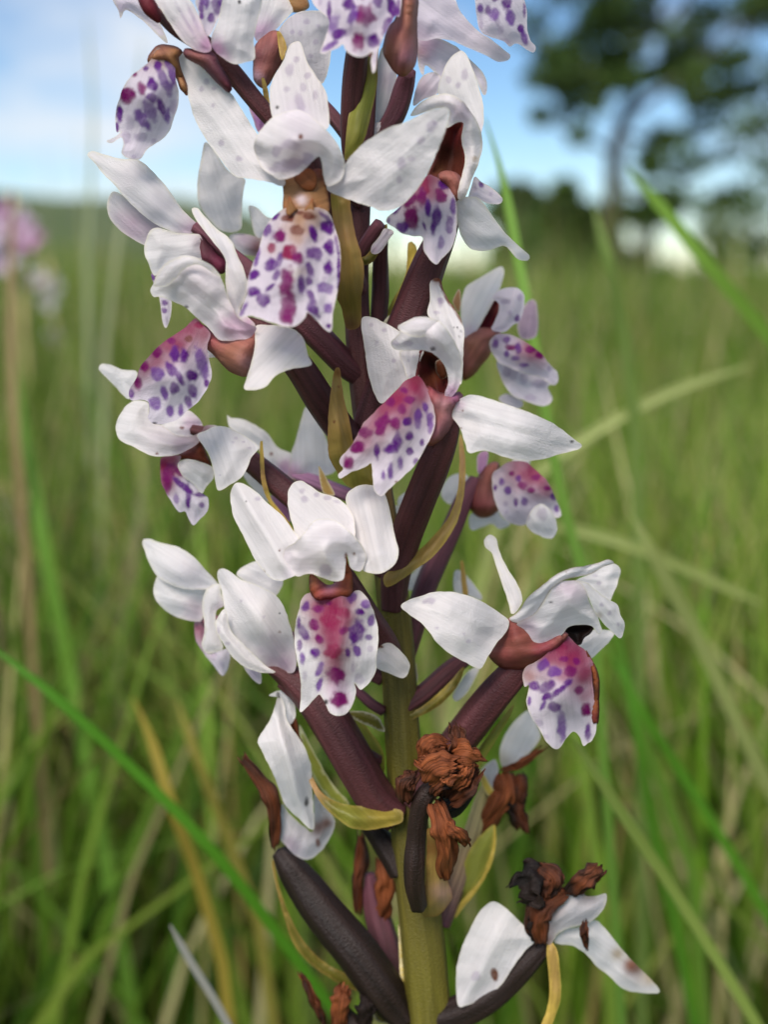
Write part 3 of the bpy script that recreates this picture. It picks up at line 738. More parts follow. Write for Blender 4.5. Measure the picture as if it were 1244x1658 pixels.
petal(E, 'lip', 1, '430,240 400,262 385,300 340,340 290,380 250,430 225,500 210,560 207,640 215,668 234,662 205,690 163,710 190,720 235,692 247,720 240,770 270,797 330,802 370,750 430,710 480,660 500,600 520,540 527,470 512,400 505,320 480,280',
      '440,280,10 380,480,14 220,600,8 310,780,9 510,500,8', 2.2, 'lilac', edge='cream', g='430,280,55,tan,.8 360,330,50,pink,.3',
      sp='303,372,14,14,m 265,480,38,35,m 340,447,20,28,-10,m 393,425,22,32,-15 422,330,18,22 455,410,20,70,-25,v 390,490,18,25,-20 380,560,26,50,-25,v 440,540,15,45,-20 470,585,12,35,v 340,600,22,55,-35,v 280,620,16,35,f 225,575,16,35 215,640,8,25 262,690,20,28,f 335,690,25,20,f 500,535,16,35,f 490,350,22,70,-15,v 400,285,12,10,o 360,345,12,10 400,710,12,12,f 300,790,10,10,f')

# ---- flower behind the top one
E2 = flower(k=0, spine='590,260,-2,10 540,190,-4,11 490,140,-6,12 450,90,-7,14 435,55,-7,12', c2='ovary2')
petal(E2, 'petal', 1, '905,180 910,60 930,-50 1040,-50 1100,40 1085,75 1000,165 940,215', '-5', 1.5, g='940,150,70,pink,.7')
petal(E2, 'throat', 1, '905,300 900,270 930,210 990,162 1032,170 1052,260 1020,350 980,420 950,442 908,400', '-4', 2.5, 'spur', mat='fleshy', edge=None, g='930,280,60,ovary2,.7 1000,230,50,ovary2,.4 925,390,40,mauve,.7')
petal(E2, 'sepal', 1, '1030,160 1070,100 1130,62 1190,52 1260,60 1330,110 1300,180 1290,300 1250,420 1160,390 1080,300 1040,230', '-3', 1.5, 'grey', sp='1100,160,10,10,f 1140,165,10,12,f 1170,110,16,12,f 1215,210,12,12,f 1230,130,10,10,f 1190,280,12,10,f', g='1110,90,60,lilac,.4')
petal(E2, 'petal', 1, '880,515 970,588 962,630 930,667 902,605', '-3', .8, 'pink', g='930,600,40,violet,.4')
petal(E2, 'petal', 2, '-150,-40 -40,-80 40,-20 60,40 -20,60 -90,30', '-6', 1, 'tan', mat='fleshy', g='-60,0,60,ochre,.5')
petal(orchid, 'bract', 1, '945,390 957,395 975,450 990,540 992,585 975,600 962,545 950,460', '7', .5, 'ochre', mat='leaf', edge='yellow')
petal(orchid, 'bract', 1, '1022,160 1045,170 1072,235 1065,262 1045,305 1030,240', '-2', .5, 'ochre', mat='leaf', edge='yellow')

# ---- G: top flower whose lip hangs into the frame
Gf = flower(k=0, spine='575,300,3,13 570,230,5,17 572,160,8,18 578,90,11,16 590,20,13,12', c2='ovary')
petal(Gf, 'lip', 2, '60,-60 78,0 100,40 145,80 165,110 150,180 135,220 118,265 150,268 210,240 235,225 255,260 300,287 340,287 385,262 375,310 385,367 400,350 410,270 430,210 470,130 500,80 520,85 532,0 530,-90 450,-180 250,-200 130,-140',
      '300,-150,14 100,0,14 330,80,22 130,260,20 320,280,23 520,20,16', 2.0, 'lilac', edge='cream', ruf=.7, fold=-.8,
      sp='265,20,28,30 345,80,45,48,m 310,210,30,40,m 185,120,25,45,15,v 215,170,30,22,-30 285,80,20,40,20,v 385,205,30,28 460,130,20,45,25 480,30,20,50,-15 410,10,20,25 170,230,40,12,-30,v 165,60,10,40 515,40,10,45 395,290,8,25,f 260,160,15,25,30,f 320,-60,50,45,m 220,-70,30,30 420,-80,30,30 340,-130,50,20,m 120,10,8,20,f')
petal(Gf, 'spur', 2, '540,-40 590,-60 605,0 600,120 603,230 595,312 570,352 535,377 495,352 465,302 443,245 470,150 510,90', '12', 5, 'spur', mat='fleshy', edge='red', g='470,240,50,tan,.6 560,280,60,pink,.35 540,60,60,tan,.4', th=.6)
petal(orchid, 'bract', 2, '355,285 392,300 408,340 405,430 380,560 350,680 320,740 270,790 245,805 248,690 268,560 308,440 338,350', '9', 1.8, 'green', mat='leaf', edge='ochre', g='300,700,120,olive,.6 380,340,50,ovary2,.4')
G2f = flower(k=2, spine='330,830,-2,40 420,700,-3,46 500,570,-3,50 540,450,-2,48 565,360,0,36', c2='ovary2')
petal(G2f, 'petal', 2, '412,300 440,235 470,300 505,355 505,430 485,520 465,620 400,640 350,690 360,600 385,500', '-5', 1, 'grey', g='450,400,70,mauve,.4')
petal(G2f, 'petal', 2, '345,690 370,630 440,615 465,640 420,670 370,700', '-2', .8)
petal(G2f, 'petal', 2, '590,530 605,440 640,380 700,365 735,400 715,470 645,500', '-3', 1, 'lilac', g='640,450,60,mauve,.6')
petal(G2f, 'petal', 2, '605,200 630,170 700,185 790,225 850,275 940,365 962,430 945,480 880,350 830,290 780,320 740,400 690,360 650,330 640,380 615,330', '-6', 1.2, 'lilac', g='620,260,50,throat,.7 660,220,60,pink,.5')
petal(G2f, 'sepal', 2, '600,60 610,-60 700,-90 790,-20 830,60 910,150 985,200 1045,250 1080,277 1070,302 1020,312 960,282 870,242 780,204 700,194 650,205 608,185', '620,150,-2 1060,290,-4', 1.6, 'lilac', g='620,170,60,mauve,.6', edge='white')
petal(G2f, 'lip', 2, '900,-60 905,40 920,140 960,180 1040,205 1075,235 1110,218 1160,250 1195,264 1207,238 1180,200 1165,150 1162,60 1150,0 1130,-80 1000,-110', '1000,0,2 1190,250,0', 1.8, 'lilac', edge='white',
      sp='930,40,14,20,v 965,50,12,22 1000,70,25,25,v 1060,15,22,28 1080,90,22,32,-10,v 1130,145,13,20 1150,190,14,35,-20,v 1015,110,10,30,f 1050,210,25,15,f 930,110,10,30,f 1150,50,8,30 1000,-20,20,20 1090,-40,20,20 1030,150,14,20,f')

# ---- H: upper right flower
H = flower(k=0, spine='588,690,1,18 612,630,1,24 640,565,2,28 668,500,3,29 695,430,4,26 722,365,5,20 735,300,5,14', c2='ovary')
petal(H, 'sepal', 2, '735,370 770,300 820,258 845,262 870,300 900,380 930,470 945,560 940,640 925,680 890,620 840,560 780,510 715,470', '830,280,2 900,600,6', 1.5, sp='848,375,15,25,f 768,405,12,16,f 815,430,10,14,f', g='920,650,40,lilac,.6')
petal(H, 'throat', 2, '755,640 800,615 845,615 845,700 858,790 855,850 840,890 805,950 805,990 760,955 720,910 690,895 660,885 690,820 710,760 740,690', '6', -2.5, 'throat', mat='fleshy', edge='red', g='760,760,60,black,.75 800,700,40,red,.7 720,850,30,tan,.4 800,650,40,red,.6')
petal(H, 'spur', 2, '715,890 755,862 812,880 830,915 818,1000 790,990 760,935', '9', 1.5, 'spur', mat='fleshy', edge=None)
petal(H, 'hood', 2, '575,585 610,530 670,490 730,470 780,475 840,510 870,550 915,620 937,690 937,760 915,830 880,920 860,980 830,1007 812,1000 820,930 840,860 850,790 832,700 842,620 800,622 756,642 770,560 720,545 660,560',
      '600,560,9 780,540,13 930,700,9 830,990,10', 2.0, g='860,560,50,lilac,.5 900,800,12,ochre,.7 830,560,60,pink,.25', ruf=.6)
petal(H, 'lip', 2, '665,880 620,930 560,1000 500,1060 455,1100 460,1125 500,1150 530,1175 590,1190 635,1195 640,1250 660,1290 704,1332 735,1300 775,1260 795,1220 806,1170 810,1090 806,1020 785,960 750,915 700,890',
      '690,900,10 480,1110,12 640,1080,15 710,1320,15 800,1100,9', 1.8, 'lilac', edge='cream', fold=-.8,
      g='650,920,70,crimson,.9 600,980,55,crimson,.55 740,930,50,crimson,.4',
      sp='730,985,25,32,-20,m 665,1045,14,40 580,1100,32,50,m 535,1145,28,22 708,1085,20,45 690,1145,14,30 770,1130,16,42 790,1040,12,50,v 650,930,15,40,-10,c 570,1010,40,20,-45,m 630,990,20,40,m 740,930,20,25,-40 730,1220,14,30,v 510,1050,10,30,40 465,1110,8,14 645,1140,6,20,-20')
petal(H, 'lip_lobe', 4, '995,600 1010,560 1060,500 1090,455 1150,478 1120,530 1075,600 1040,628 1000,622', '6', .6, 'lilac', g='1020,600,30,pink,.4')
petal(H, 'sepal', 0, '740,325 768,318 785,331 801,354 818,376 834,392 845,402 858,414 855,422 840,420 828,408 815,398 790,406 765,404 750,388 741,360', '750,330,7 850,415,2', 2.0)
petal(H, 'petal', 2, '900,890 940,920 990,950 1040,1000 1020,1027 960,1022 900,995 865,1005 885,930', '2', .8, 'lilac', sp='930,930,12,14 900,950,10,12,f 980,975,9,9,f')

# ---- small stalks and buds between the upper flowers
bs = flower('bud_stalk', 4, '1045,1080,-2,55 1060,900,-2,58 1062,760,-2,54 1065,620,-1,46 1080,520,0,34', c2='ovary', label='thin purple bud stalk between the two upper bracts')
bs2 = flower('bud_stalk', 4, '900,720,2,45 940,600,3,45 1000,500,4,42 1060,420,5,38', col='ovary', c2='ovary2')
petal(orchid, 'bract', 4, '930,650 960,640 1020,560 1090,430 1110,455 1060,600 1010,680 950,700', '4', 1, 'olive', mat='leaf', edge='ochre')
petal(orchid, 'bract', 4, '730,210 800,235 852,255 862,330 890,480 930,620 952,720 947,830 932,930 935,1050 918,1115 870,1135 828,1115 800,990 768,910 786,760 786,640 770,540 740,380', '800,250,13 860,700,12 870,1100,4', 2.0, 'ochre', mat='leaf', edge='tan', g='850,950,160,olive,.75 860,1100,60,ovary,.6 840,500,60,tan,.5 750,280,60,green,.6')
petal(orchid, 'bract', 5, '62,562 76,552 88,562 96,640 112,720 132,800 150,890 200,960 240,1010 258,1085 200,1105 130,1100 80,1040 38,965 30,860 38,720 50,620', '75,565,12 80,900,10 200,1080,3', 2.0, 'ochre', mat='leaf', edge='tan', g='150,1040,100,green,.7 75,575,20,brown,.7 70,900,60,olive,.5', sp='80,640,5,5,b 60,800,5,5,b')
petal(orchid, 'bract', 5, '400,-20 432,-10 442,80 402,180 345,295 300,312 325,250 378,150 395,60', '-4', 1, 'yellow', mat='leaf', edge='ochre', g='330,280,60,green,.6')
petal(orchid, 'bract', 5, '288,345 310,315 360,300 365,340 350,370 315,370', '0', .8, 'cream', mat='leaf', g='320,340,30,green,.3')
petal(orchid, 'bract', 5, '608,232 632,192 642,235 632,300 605,262', '-8', .6, 'tan', mat='leaf')

# ---- I: right-centre flower with the open dark throat
I = flower(k=0, spine='636,985,1,20 640,930,2,24 655,875,4,25 680,810,8,25 703,755,11,24 722,705,13,20 735,660,14,12')
petal(I, 'sepal', 5, '185,332 230,320 300,350 352,380 400,420 420,480 420,560 400,602 350,652 278,716 240,660 215,570 197,450', '220,340,8 280,700,10 400,480,13', 1.8, sp='230,355,8,8,f 255,440,8,10,f 290,380,10,10,f 345,440,18,12,f 335,520,10,10,f', g='300,520,50,grey,.5')
petal(I, 'petal', 5, '360,478 420,470 468,475 455,520 440,560 447,592 400,603 376,545', '14', .8, sp='400,520,5,5,f 425,500,5,5,f')
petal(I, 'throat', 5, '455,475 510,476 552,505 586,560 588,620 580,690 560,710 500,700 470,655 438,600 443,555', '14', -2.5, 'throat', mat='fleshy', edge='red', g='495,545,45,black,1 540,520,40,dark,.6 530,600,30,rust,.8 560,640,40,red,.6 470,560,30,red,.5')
petal(I, 'anther', 5, '530,525 560,520 578,550 575,590 550,600 530,570', '14.5', 1.0, 'brown', mat='fleshy', fold=0)
petal(I, 'sepal', 5, '498,165 512,146 530,142 548,150 560,190 582,240 612,280 642,332 657,390 653,460 650,560 641,630 622,560 600,460 560,370 490,315 498,240', '530,160,8 620,400,16 640,600,17', 1.2, edge='cream',
      g='535,150,20,rust,.9', sp='530,147,26,9,5,b 557,182,8,34,-20,b 576,226,9,32,-25,b 602,266,8,30,-35,b 630,312,7,34,-28,b 548,245,18,14,10,f 530,300,14,8,f 545,255,10,20,f 625,370,4,4,k 640,385,3,3,k 610,365,3,3,k 635,410,3,3,k')
petal(I, 'hood', 5, '350,365 380,345 450,318 520,330 552,345 590,395 630,470 646,530 645,590 632,640 605,680 575,693 567,670 582,620 572,555 532,502 482,475 420,474 370,476 332,466 320,440 332,420 360,390',
      '350,440,16 520,420,21 640,560,18 580,680,17', 2.2, g='610,660,40,pink,.8 480,450,80,lilac,.4', sp='512,466,9,7,k 340,440,14,10,f 400,440,20,10,f', ruf=.6)
petal(I, 'hood_rim', 5, '350,365 380,345 450,318 520,330 553,347 530,382 470,410 420,412 380,395', '21.5', 1.2, g='430,350,60,lilac,.2')
petal(I, 'spur', 5, '480,640 540,672 605,680 640,665 640,700 606,745 602,790 582,842 550,880 510,902 485,897 505,850 515,790 505,740', '540,680,15 540,880,14', 4, 'spur', mat='fleshy', edge=None, g='560,830,60,pink,.35 500,660,50,crimson,.5 610,690,30,violet,.45 560,720,40,mauve,.3', th=.6)
petal(I, 'lip', 5, '375,620 410,600 450,592 482,640 505,680 517,740 524,790 512,850 482,910 450,970 410,1020 355,1070 310,1110 275,1140 245,1112 236,1050 230,990 200,1010 140,1030 90,1060 78,1042 100,1015 85,990 90,965 130,920 160,870 200,800 260,740 310,690 350,650',
      '430,620,17 330,800,22 100,1020,19 280,1120,23 500,800,18', 2.4, 'lilac', edge='cream',
      g='430,620,80,crimson,1 340,690,85,crimson,.95 250,790,70,crimson,.75 180,880,50,crimson,.55 120,970,30,crimson,.3 440,600,45,red,.5',
      sp='405,700,22,16,m 370,740,16,22,m 315,710,20,18,m 280,815,25,45,25,m 340,808,22,25,m 395,798,18,18 445,785,15,40,v 478,735,12,22,-15,v 500,800,13,40,v 405,865,15,18 350,890,18,35 320,925,28,22 257,935,12,30 168,918,28,25,m 200,850,30,20,m 125,985,20,25,m 362,990,12,25,v 318,1025,11,32,v 285,1045,8,20,v 405,935,16,16 435,985,12,14 462,895,9,12 380,655,15,12,m 345,1075,8,5,b')
petal(I, 'sepal', 5, '600,770 622,715 645,690 690,675 760,690 850,720 950,755 1050,800 1110,840 1160,880 1194,906 1180,926 1100,947 1000,974 920,977 830,957 750,932 680,942 662,905 640,835 618,800', '620,750,17 900,850,20 1180,905,15', 2.0, fold=.8, sp='1150,890,7,5,k 648,750,4,4,b 640,830,4,4,b', g='625,720,30,pink,.5')

# ---- J: flower at the right turned away
J = flower(k=0, spine='606,700,-3,16 650,660,-8,18 700,620,-13,19 740,585,-15,18 770,560,-16,12', c2='ovary2')
petal(J, 'petal', 5, '900,355 935,260 985,250 990,400 920,420', '-22', 1, 'mauve')
petal(J, 'sepal', 5, '648,400 640,280 660,190 710,150 780,110 825,88 840,110 827,170 812,210 785,260 745,330 712,385 672,412', '820,100,-18 670,390,-13', 2, g='680,390,40,pink,.3')
petal(J, 'throat', 5, '735,335 768,252 818,248 815,310 785,375 720,390', '-16', -1.5, 'red', mat='fleshy', edge='spur', g='770,300,30,dark,.5 790,280,30,spur,.5')
petal(J, 'hood', 5, '785,232 812,200 870,184 912,195 932,230 927,290 910,342 880,355 845,388 808,388 780,374 806,320 816,262', '-13', 2, 'lilac', edge='white', sp='900,325,12,14 865,300,10,10,f 910,230,10,14,f 845,250,20,10,f')
petal(J, 'spur', 5, '645,412 715,374 790,378 825,402 785,432 772,490 732,542 700,582 652,607 640,545 640,450', '-15', 4, 'spur', mat='fleshy', edge=None, g='700,500,70,spur,.5 690,440,50,tan,.3')
petal(J, 'lip', 5, '770,440 800,402 850,398 900,413 960,448 1010,488 1050,538 1082,570 1086,612 1060,632 1000,595 920,575 870,555 820,532 788,492', '780,450,-13 920,490,-9 1070,600,-13', 1.6, 'lilac', edge='cream', ruf=.9, g='950,460,50,crimson,.8 1000,490,40,crimson,.6 820,410,40,violet,.4',
      sp='800,440,14,20,v 850,425,15,12 870,460,22,12,m 905,465,14,20 890,510,16,10,v 960,470,25,14,m 1000,495,20,14,m 930,540,18,8,v 850,490,10,14,v 1045,560,8,12,f')
petal(J, 'lip_lobe', 5, '805,525 870,548 920,568 1030,580 1058,622 1040,642 1060,690 1042,722 1000,727 930,702 870,672 830,612', '-15', 1.2, 'lilac', sp='880,580,20,25,f 930,600,16,22,f 1000,625,30,18,f 960,690,25,12,f 850,570,15,25,f', ruf=.8)
petal(J, 'petal', 5, '815,700 850,672 918,700 920,732 880,742', '-17', .6, 'lilac')

# ---- K: lower flower at the right turned away
Kf = flower(k=8, spine='40,1010,0,44 100,900,-2,52 200,580,-6,56 270,420,-9,56 340,270,-11,52 400,130,-12,46 450,50,-13,36', c2='ovary2')
petal(Kf, 'petal', 8, '300,60 340,24 392,20 422,60 412,120 370,152 320,167 280,122', '-16', 1.5)
petal(Kf, 'petal', 8, '78,132 150,88 152,142 80,172', '-12', .6)
petal(Kf, 'petal', 8, '33,205 80,170 92,250 60,342 40,262', '-10', .8)
petal(Kf, 'petal', 5, '715,1020 720,950 765,935 760,1000 735,1045', '-13', .8, 'pink')
petal(Kf, 'petal', 5, '880,970 955,970 945,1010 895,1010', '-16', .6)
petal(Kf, 'sepal', 8, '413,235 440,205 490,225 545,185 575,230 615,262 560,287 520,262 430,292', '-16', 1)
petal(Kf, 'spur', 8, '438,80 470,20 520,-30 560,-20 540,60 545,140 560,180 525,217 480,230 440,212 418,170', '-13', 4, 'spur', mat='fleshy', edge=None, g='450,180,60,crimson,.35 500,30,60,throat,.5')
petal(Kf, 'lip', 8, '525,30 560,-5 600,-35 680,-38 742,8 792,58 822,120 852,190 857,222 830,232 800,200 760,180 722,210 692,262 640,267 590,242 560,202 533,130', '540,60,-10 690,120,-5 840,200,-9', 2.2, 'lilac', edge='cream', ruf=.8,
      g='720,20,70,crimson,.9 790,80,45,crimson,.7 640,-20,60,crimson,.6',
      sp='600,100,14,18,v 638,158,10,18 670,75,22,18,m 650,45,14,14 680,155,14,18,v 735,40,18,14,m 790,90,18,10,m 820,130,14,14 835,185,10,16,v 570,60,12,16,v 710,100,18,14,m 590,165,10,10,f 595,205,8,8,f 620,20,12,10,m 540,90,8,12')
petal(Kf, 'lip_lobe', 8, '688,255 720,188 760,163 802,190 832,242 837,290 812,332 760,322 710,292', '-4', 1.5, sp='765,215,20,28,f 700,230,8,16,f')

# long curved bracts
petal(orchid, 'bract', 0, '744,706 750,712 754,755 752,800 742,840 730,865 712,890 694,908 668,926 646,942 626,950 622,932 642,916 672,896 702,868 728,835 740,800 744,755', '746,720,-4 735,850,3 630,940,5', 1.2, 'ochre', mat='leaf', edge='yellow', g='660,925,40,olive,.7 748,740,30,tan,.6')
petal(orchid, 'bract', 6, '845,480 856,478 862,560 866,640 885,725 905,780 962,850 1027,952 1000,940 950,890 895,800 858,720 843,600', '850,490,4 1010,940,2', .6, 'ochre', mat='leaf', edge='yellow', g='860,650,60,tan,.5')
petal(orchid, 'bract', 6, '1138,608 1153,620 1190,690 1220,750 1165,745 1145,680', '2', .5, 'ochre', mat='leaf')
petal(orchid, 'bract', 8, '372,440 384,435 400,520 412,600 388,600 376,520', '-9', .5, 'ochre', mat='leaf', edge='yellow')

# ---- N: left flower below the crimson-shouldered one
Nf = flower(k=0, spine='630,930,1,15 580,890,1,18 530,850,1,20 470,800,1,20 430,766,0,19 385,730,-1,16 345,705,-1,12 310,695,-1,8')
petal(Nf, 'sepal', 6, '28,112 45,90 90,95 150,120 220,130 215,190 185,268 140,235 90,180 40,132', '-4', 1)
petal(Nf, 'petal', 6, '340,405 400,360 480,325 550,385 548,430 480,460 410,450', '-2', 1.2, g='510,400,60,pink,.6', sp='450,412,9,6,o')
petal(Nf, 'throat', 6, '435,550 490,515 540,480 565,530 592,600 540,590 480,575 440,565', '0', 2, 'brown', mat='fleshy', edge=None, g='500,550,50,red,.5')
petal(Nf, 'hood', 6, '117,430 120,380 160,310 200,280 240,275 280,290 285,350 310,390 355,402 420,448 490,455 545,430 565,402 605,398 625,405 585,435 545,462 530,492 480,522 430,547 350,558 280,547 200,507 140,477', '150,400,1 400,490,4 600,405,0', 2.6, g='560,430,70,ovary2,.9 470,500,70,mauve,.7 330,450,110,mauve,.25', sp='322,543,6,5,o')
petal(Nf, 'lip', 6, '350,560 440,552 440,600 500,680 552,742 582,770 577,830 540,872 505,902 480,862 465,832 435,837 400,792 370,742 345,682 340,600', '2', 1.6, 'lilac', edge=None, g='360,610,60,crimson,1 365,690,40,crimson,.8 400,570,40,crimson,.8', sp='430,630,15,40,-50,m 450,700,14,60,-50 480,760,12,50 420,770,12,20,v 550,800,14,14 540,750,30,10 380,640,25,40,20,m 380,700,20,40,m')
petal(Nf, 'petal', 6, '428,592 470,570 530,580 602,610 610,660 570,712 548,742 500,692 450,652', '3', 1.2)
petal(Nf, 'sepal', 6, '525,450 570,425 625,405 682,410 760,450 832,500 837,515 800,560 780,610 750,660 690,702 640,729 622,710 610,640 590,560 555,500', '540,450,4 700,560,8 810,530,7', 1.6, sp='705,485,8,6,f 760,483,6,5,f 790,515,10,5,f 720,465,8,6,f 640,650,5,5,f')

# ---- O: flower behind, white petals between the stalks
O = flower(k=0, spine='612,820,-4,11 560,800,-7,12 510,780,-9,12 470,765,-10,9', c2='pink')
petal(O, 'sepal', 6, '678,350 700,362 760,370 830,405 880,440 932,510 1005,545 1030,600 1005,662 940,632 880,592 850,542 820,505 750,455 690,410', '-11', 1.5, sp='900,545,9,9,o', g='970,620,50,pink,.8')
petal(O, 'sepal', 6, '1000,545 1030,450 1050,370 1080,305 1130,370 1170,450 1197,520 1230,600 1210,642 1120,662 1040,673 985,657', '-9', 1.8, g='1000,640,50,pink,.8')
petal(O, 'petal', 6, '752,640 792,640 852,690 900,770 870,780 800,715', '-8', .6)
petal(O, 'petal', 6, '895,755 960,778 992,838 995,885 950,855', '-6', .6, 'pink', g='960,820,40,crimson,.4')

# ---- L: front flower, low centre
Lf = flower(k=0, spine='640,1075,3,16 625,1040,6,18 590,990,9,20 560,940,12,18 545,905,14,10', label='ovary of the front flower with the three-lobed white lip')
petal(Lf, 'sepal', 6, '695,740 710,700 740,688 790,710 830,740 880,790 960,860 1010,930 1040,970 1040,1080 1050,1140 1010,1162 950,1182 900,1172 860,1132 820,1082 790,1022 750,942 710,862 695,792', '720,710,12 880,950,17 1030,1100,20', 1.8, fold=-.8, sp='773,783,5,5,k 940,1030,5,5,b 840,1120,5,5,b 860,1140,5,5,b 830,770,12,8,f', g='990,1150,40,lilac,.6')
petal(Lf, 'sepal', 0, '466,800 472,785 486,778 500,785 520,798 545,806 565,822 575,850 565,885 490,888 474,850 467,825', '490,785,12 525,870,18', 1.4, sp='489,795,5,4,f 493,808,5,5,f 512,801,4,3,f 530,806,5,3,f 545,812,5,2,20,f')
petal(Lf, 'sepal', 0, '560,806 572,790 588,785 604,786 622,797 632,830 640,870 646,893 639,914 619,928 600,928 585,920 575,890 568,850', '580,800,13 615,900,20', 1.8, fold=-.6)
petal(Lf, 'sepal', 7, '1050,590 1075,555 1110,543 1140,560 1180,600 1200,640 1190,682 1165,697 1110,677 1045,645', '9', 1, sp='1072,560,10,5,b')
petal(Lf, 'throat', 7, '765,240 790,258 830,290 860,290 885,270 905,235 918,160 928,180 930,205 945,240 943,322 900,345 840,350 790,352 765,312', '850,250,19 850,330,21', 1.5, 'rust', mat='fleshy', edge='brown', g='850,285,35,mauve,.9 840,320,60,crimson,.45 780,270,30,tan,.4', fold=1)
petal(Lf, 'hood', 7, '645,180 655,130 700,100 740,55 780,8 820,0 870,5 920,40 970,90 1000,130 1010,170 992,222 970,230 940,212 925,160 918,222 905,267 860,274 800,252 760,240 710,252 680,235',
      '660,180,20 800,40,21 830,130,27 1000,170,21 860,265,24', 3.5, sp='830,225,26,20,10,f 957,153,6,5,b 920,165,6,14,b', g='740,205,50,mauve,.25 660,170,40,lilac,.4', ruf=.9)
petal(Lf, 'lip', 7, '770,320 730,345 715,400 700,450 694,530 700,590 712,650 722,720 722,790 717,845 745,830 780,790 805,770 830,810 850,850 890,862 930,845 955,800 965,760 960,722 985,748 1020,720 1050,670 1056,600 1062,530 1060,470 1040,400 1015,350 985,315 960,315 935,330 880,320 820,325',
      '850,340,21 700,500,20 1060,500,20 870,560,25 730,830,22 890,850,27 1000,730,22', 2.2, 'white', edge='cream', ruf=.6, fold=-.8,
      g='850,390,75,crimson,.95 860,470,58,crimson,.95 868,540,50,crimson,.8 868,620,38,crimson,.65 870,680,40,crimson,.6 880,740,40,pink,.5 800,360,50,crimson,.5 910,370,50,crimson,.5 890,790,45,pink,.6',
      sp='745,385,15,22,20 797,392,24,16,0,m 780,465,20,22,m 735,500,16,35,-30 718,555,10,22 785,585,18,20 803,527,14,22,-20,m 730,610,10,25,v 803,660,12,28,20,v 803,728,10,30,15,v 740,690,8,18,f 947,345,22,20 1008,375,18,18,v 983,408,17,13 1030,447,14,22,10,v 970,490,28,48,15 1020,517,16,12,v 970,578,14,22,-25,v 928,587,9,16 952,648,9,20,f 1025,570,12,12,f 980,700,18,20,f 910,490,15,15,m 845,370,12,8,m 877,685,33,30,m 890,792,32,28,m 865,580,35,28,c 830,803,10,10,k 850,450,40,20,c 905,410,30,22,c 713,450,7,18')

# ---- M: pair of pale flowers leaning out low on the left
Mf = flower(k=0, spine='640,1318,2,30 606,1290,3,33 565,1220,4,34 520,1145,4,32 480,1105,4,24 450,1085,4,15 425,1070,3,9', g='600,1270,60,ovary,.4')
petal(Mf, 'sepal', 7, '440,240 510,190 560,190 640,260 632,312 600,340 520,300', '-1', 1.2)
petal(Mf, 'lip', 7, '470,640 540,662 547,722 510,702', '3', .5, 'lilac', g='520,680,30,violet,.3')
petal(Mf, 'petal', 7, '290,370 310,308 362,283 375,330 385,380 352,402 352,470 382,560 360,582 310,587 287,552 300,480', '3', 1.2, g='370,390,30,mauve,.6')
petal(Mf, 'hood', 7, '355,242 380,218 420,235 460,265 520,285 600,325 640,370 665,430 690,520 702,625 690,672 640,670 570,645 510,592 450,532 410,482 390,412 378,330', '380,240,3 540,430,9 660,650,5', 2.6, fold=-.7, g='650,640,80,mauve,.9 590,560,60,mauve,.4', sp='628,413,4,4,k 630,495,4,4,b 460,360,5,5,f 560,430,4,4,f')
petal(Mf, 'petal', 7, '352,442 390,398 412,480 452,530 512,590 565,640 610,672 540,672 470,645 420,602 380,542 352,492', '8', 1.2, sp='362,490,6,14,f 400,545,10,8,f')
M2 = flower(k=0, spine='620,1100,-1,12 540,1060,-3,14 450,1030,-5,14 380,1010,-5,12 330,1005,-5,9', c2='ovary2')
petal(M2, 'lip', 7, '258,450 292,438 305,480 300,560 320,590 362,580 407,573 407,640 380,687 348,652 300,592 262,530', '-5', 1, 'lilac', edge=None, g='270,480,40,crimson,.8 290,540,40,crimson,.4', sp='340,600,12,14,f 375,640,8,14,f')
petal(M2, 'petal', 7, '100,245 180,270 260,290 340,290 310,320 295,370 290,440 250,449 180,430 130,402 85,352 78,300', '-4', 1.6, g='260,410,60,mauve,.6')
petal(M2, 'sepal', 7, '28,100 60,88 110,105 190,125 250,165 310,230 357,282 340,305 250,310 180,298 100,258 55,185', '40,100,-5 200,200,-1 340,290,-2', 1.8, g='240,230,80,lilac,.4')

# ---- P: lowest open flower, right
Pf = flower(k=0, spine='668,1300,2,24 705,1250,3,27 755,1185,5,28 800,1128,7,27 838,1085,8,23 860,1058,9,14')
petal(orchid, 'bract', 11, '1060,380 1040,440 1000,510 930,625 880,690 860,660 905,575 970,490', '1', 1.5, 'green', mat='leaf', edge='ochre')
petal(Pf, 'petal', 8, '487,340 510,313 545,330 557,380 572,420 602,480 642,540 667,600 667,645 640,685 618,692 603,640 588,590 563,520 535,435 520,397 495,377', '510,330,4 640,660,9', 1.0, fold=.4)
petal(Pf, 'petal', 8, '940,845 980,775 1050,770 1112,780 1092,822 1052,862 1000,907 975,875', '4', 1)
petal(Pf, 'sepal', 8, '925,535 1000,497 1060,462 1108,450 1142,482 1132,532 1102,612 1085,630 1020,585 975,550', '4', 1.2, sp='1040,545,10,8,f 1020,510,12,6,f')
petal(Pf, 'throat', 8, '858,775 900,742 1005,745 995,785 965,805 947,840 905,820', '9', -1.5, 'dark', mat='fleshy', edge=None, g='920,780,50,black,.9')  # dark sheet for the hole under the hood, its shade painted black
petal(Pf, 'spur', 8, '600,725 650,730 700,785 725,820 760,830 800,815 850,785 885,790 840,850 792,885 740,922 690,947 600,952 555,932 517,887 560,830', '560,900,9 820,810,13', 4.0, 'spur', mat='fleshy', edge='red', g='680,850,110,brown,.6 620,780,60,red,.5 780,860,50,crimson,.5 600,920,50,crimson,.3', th=.6)
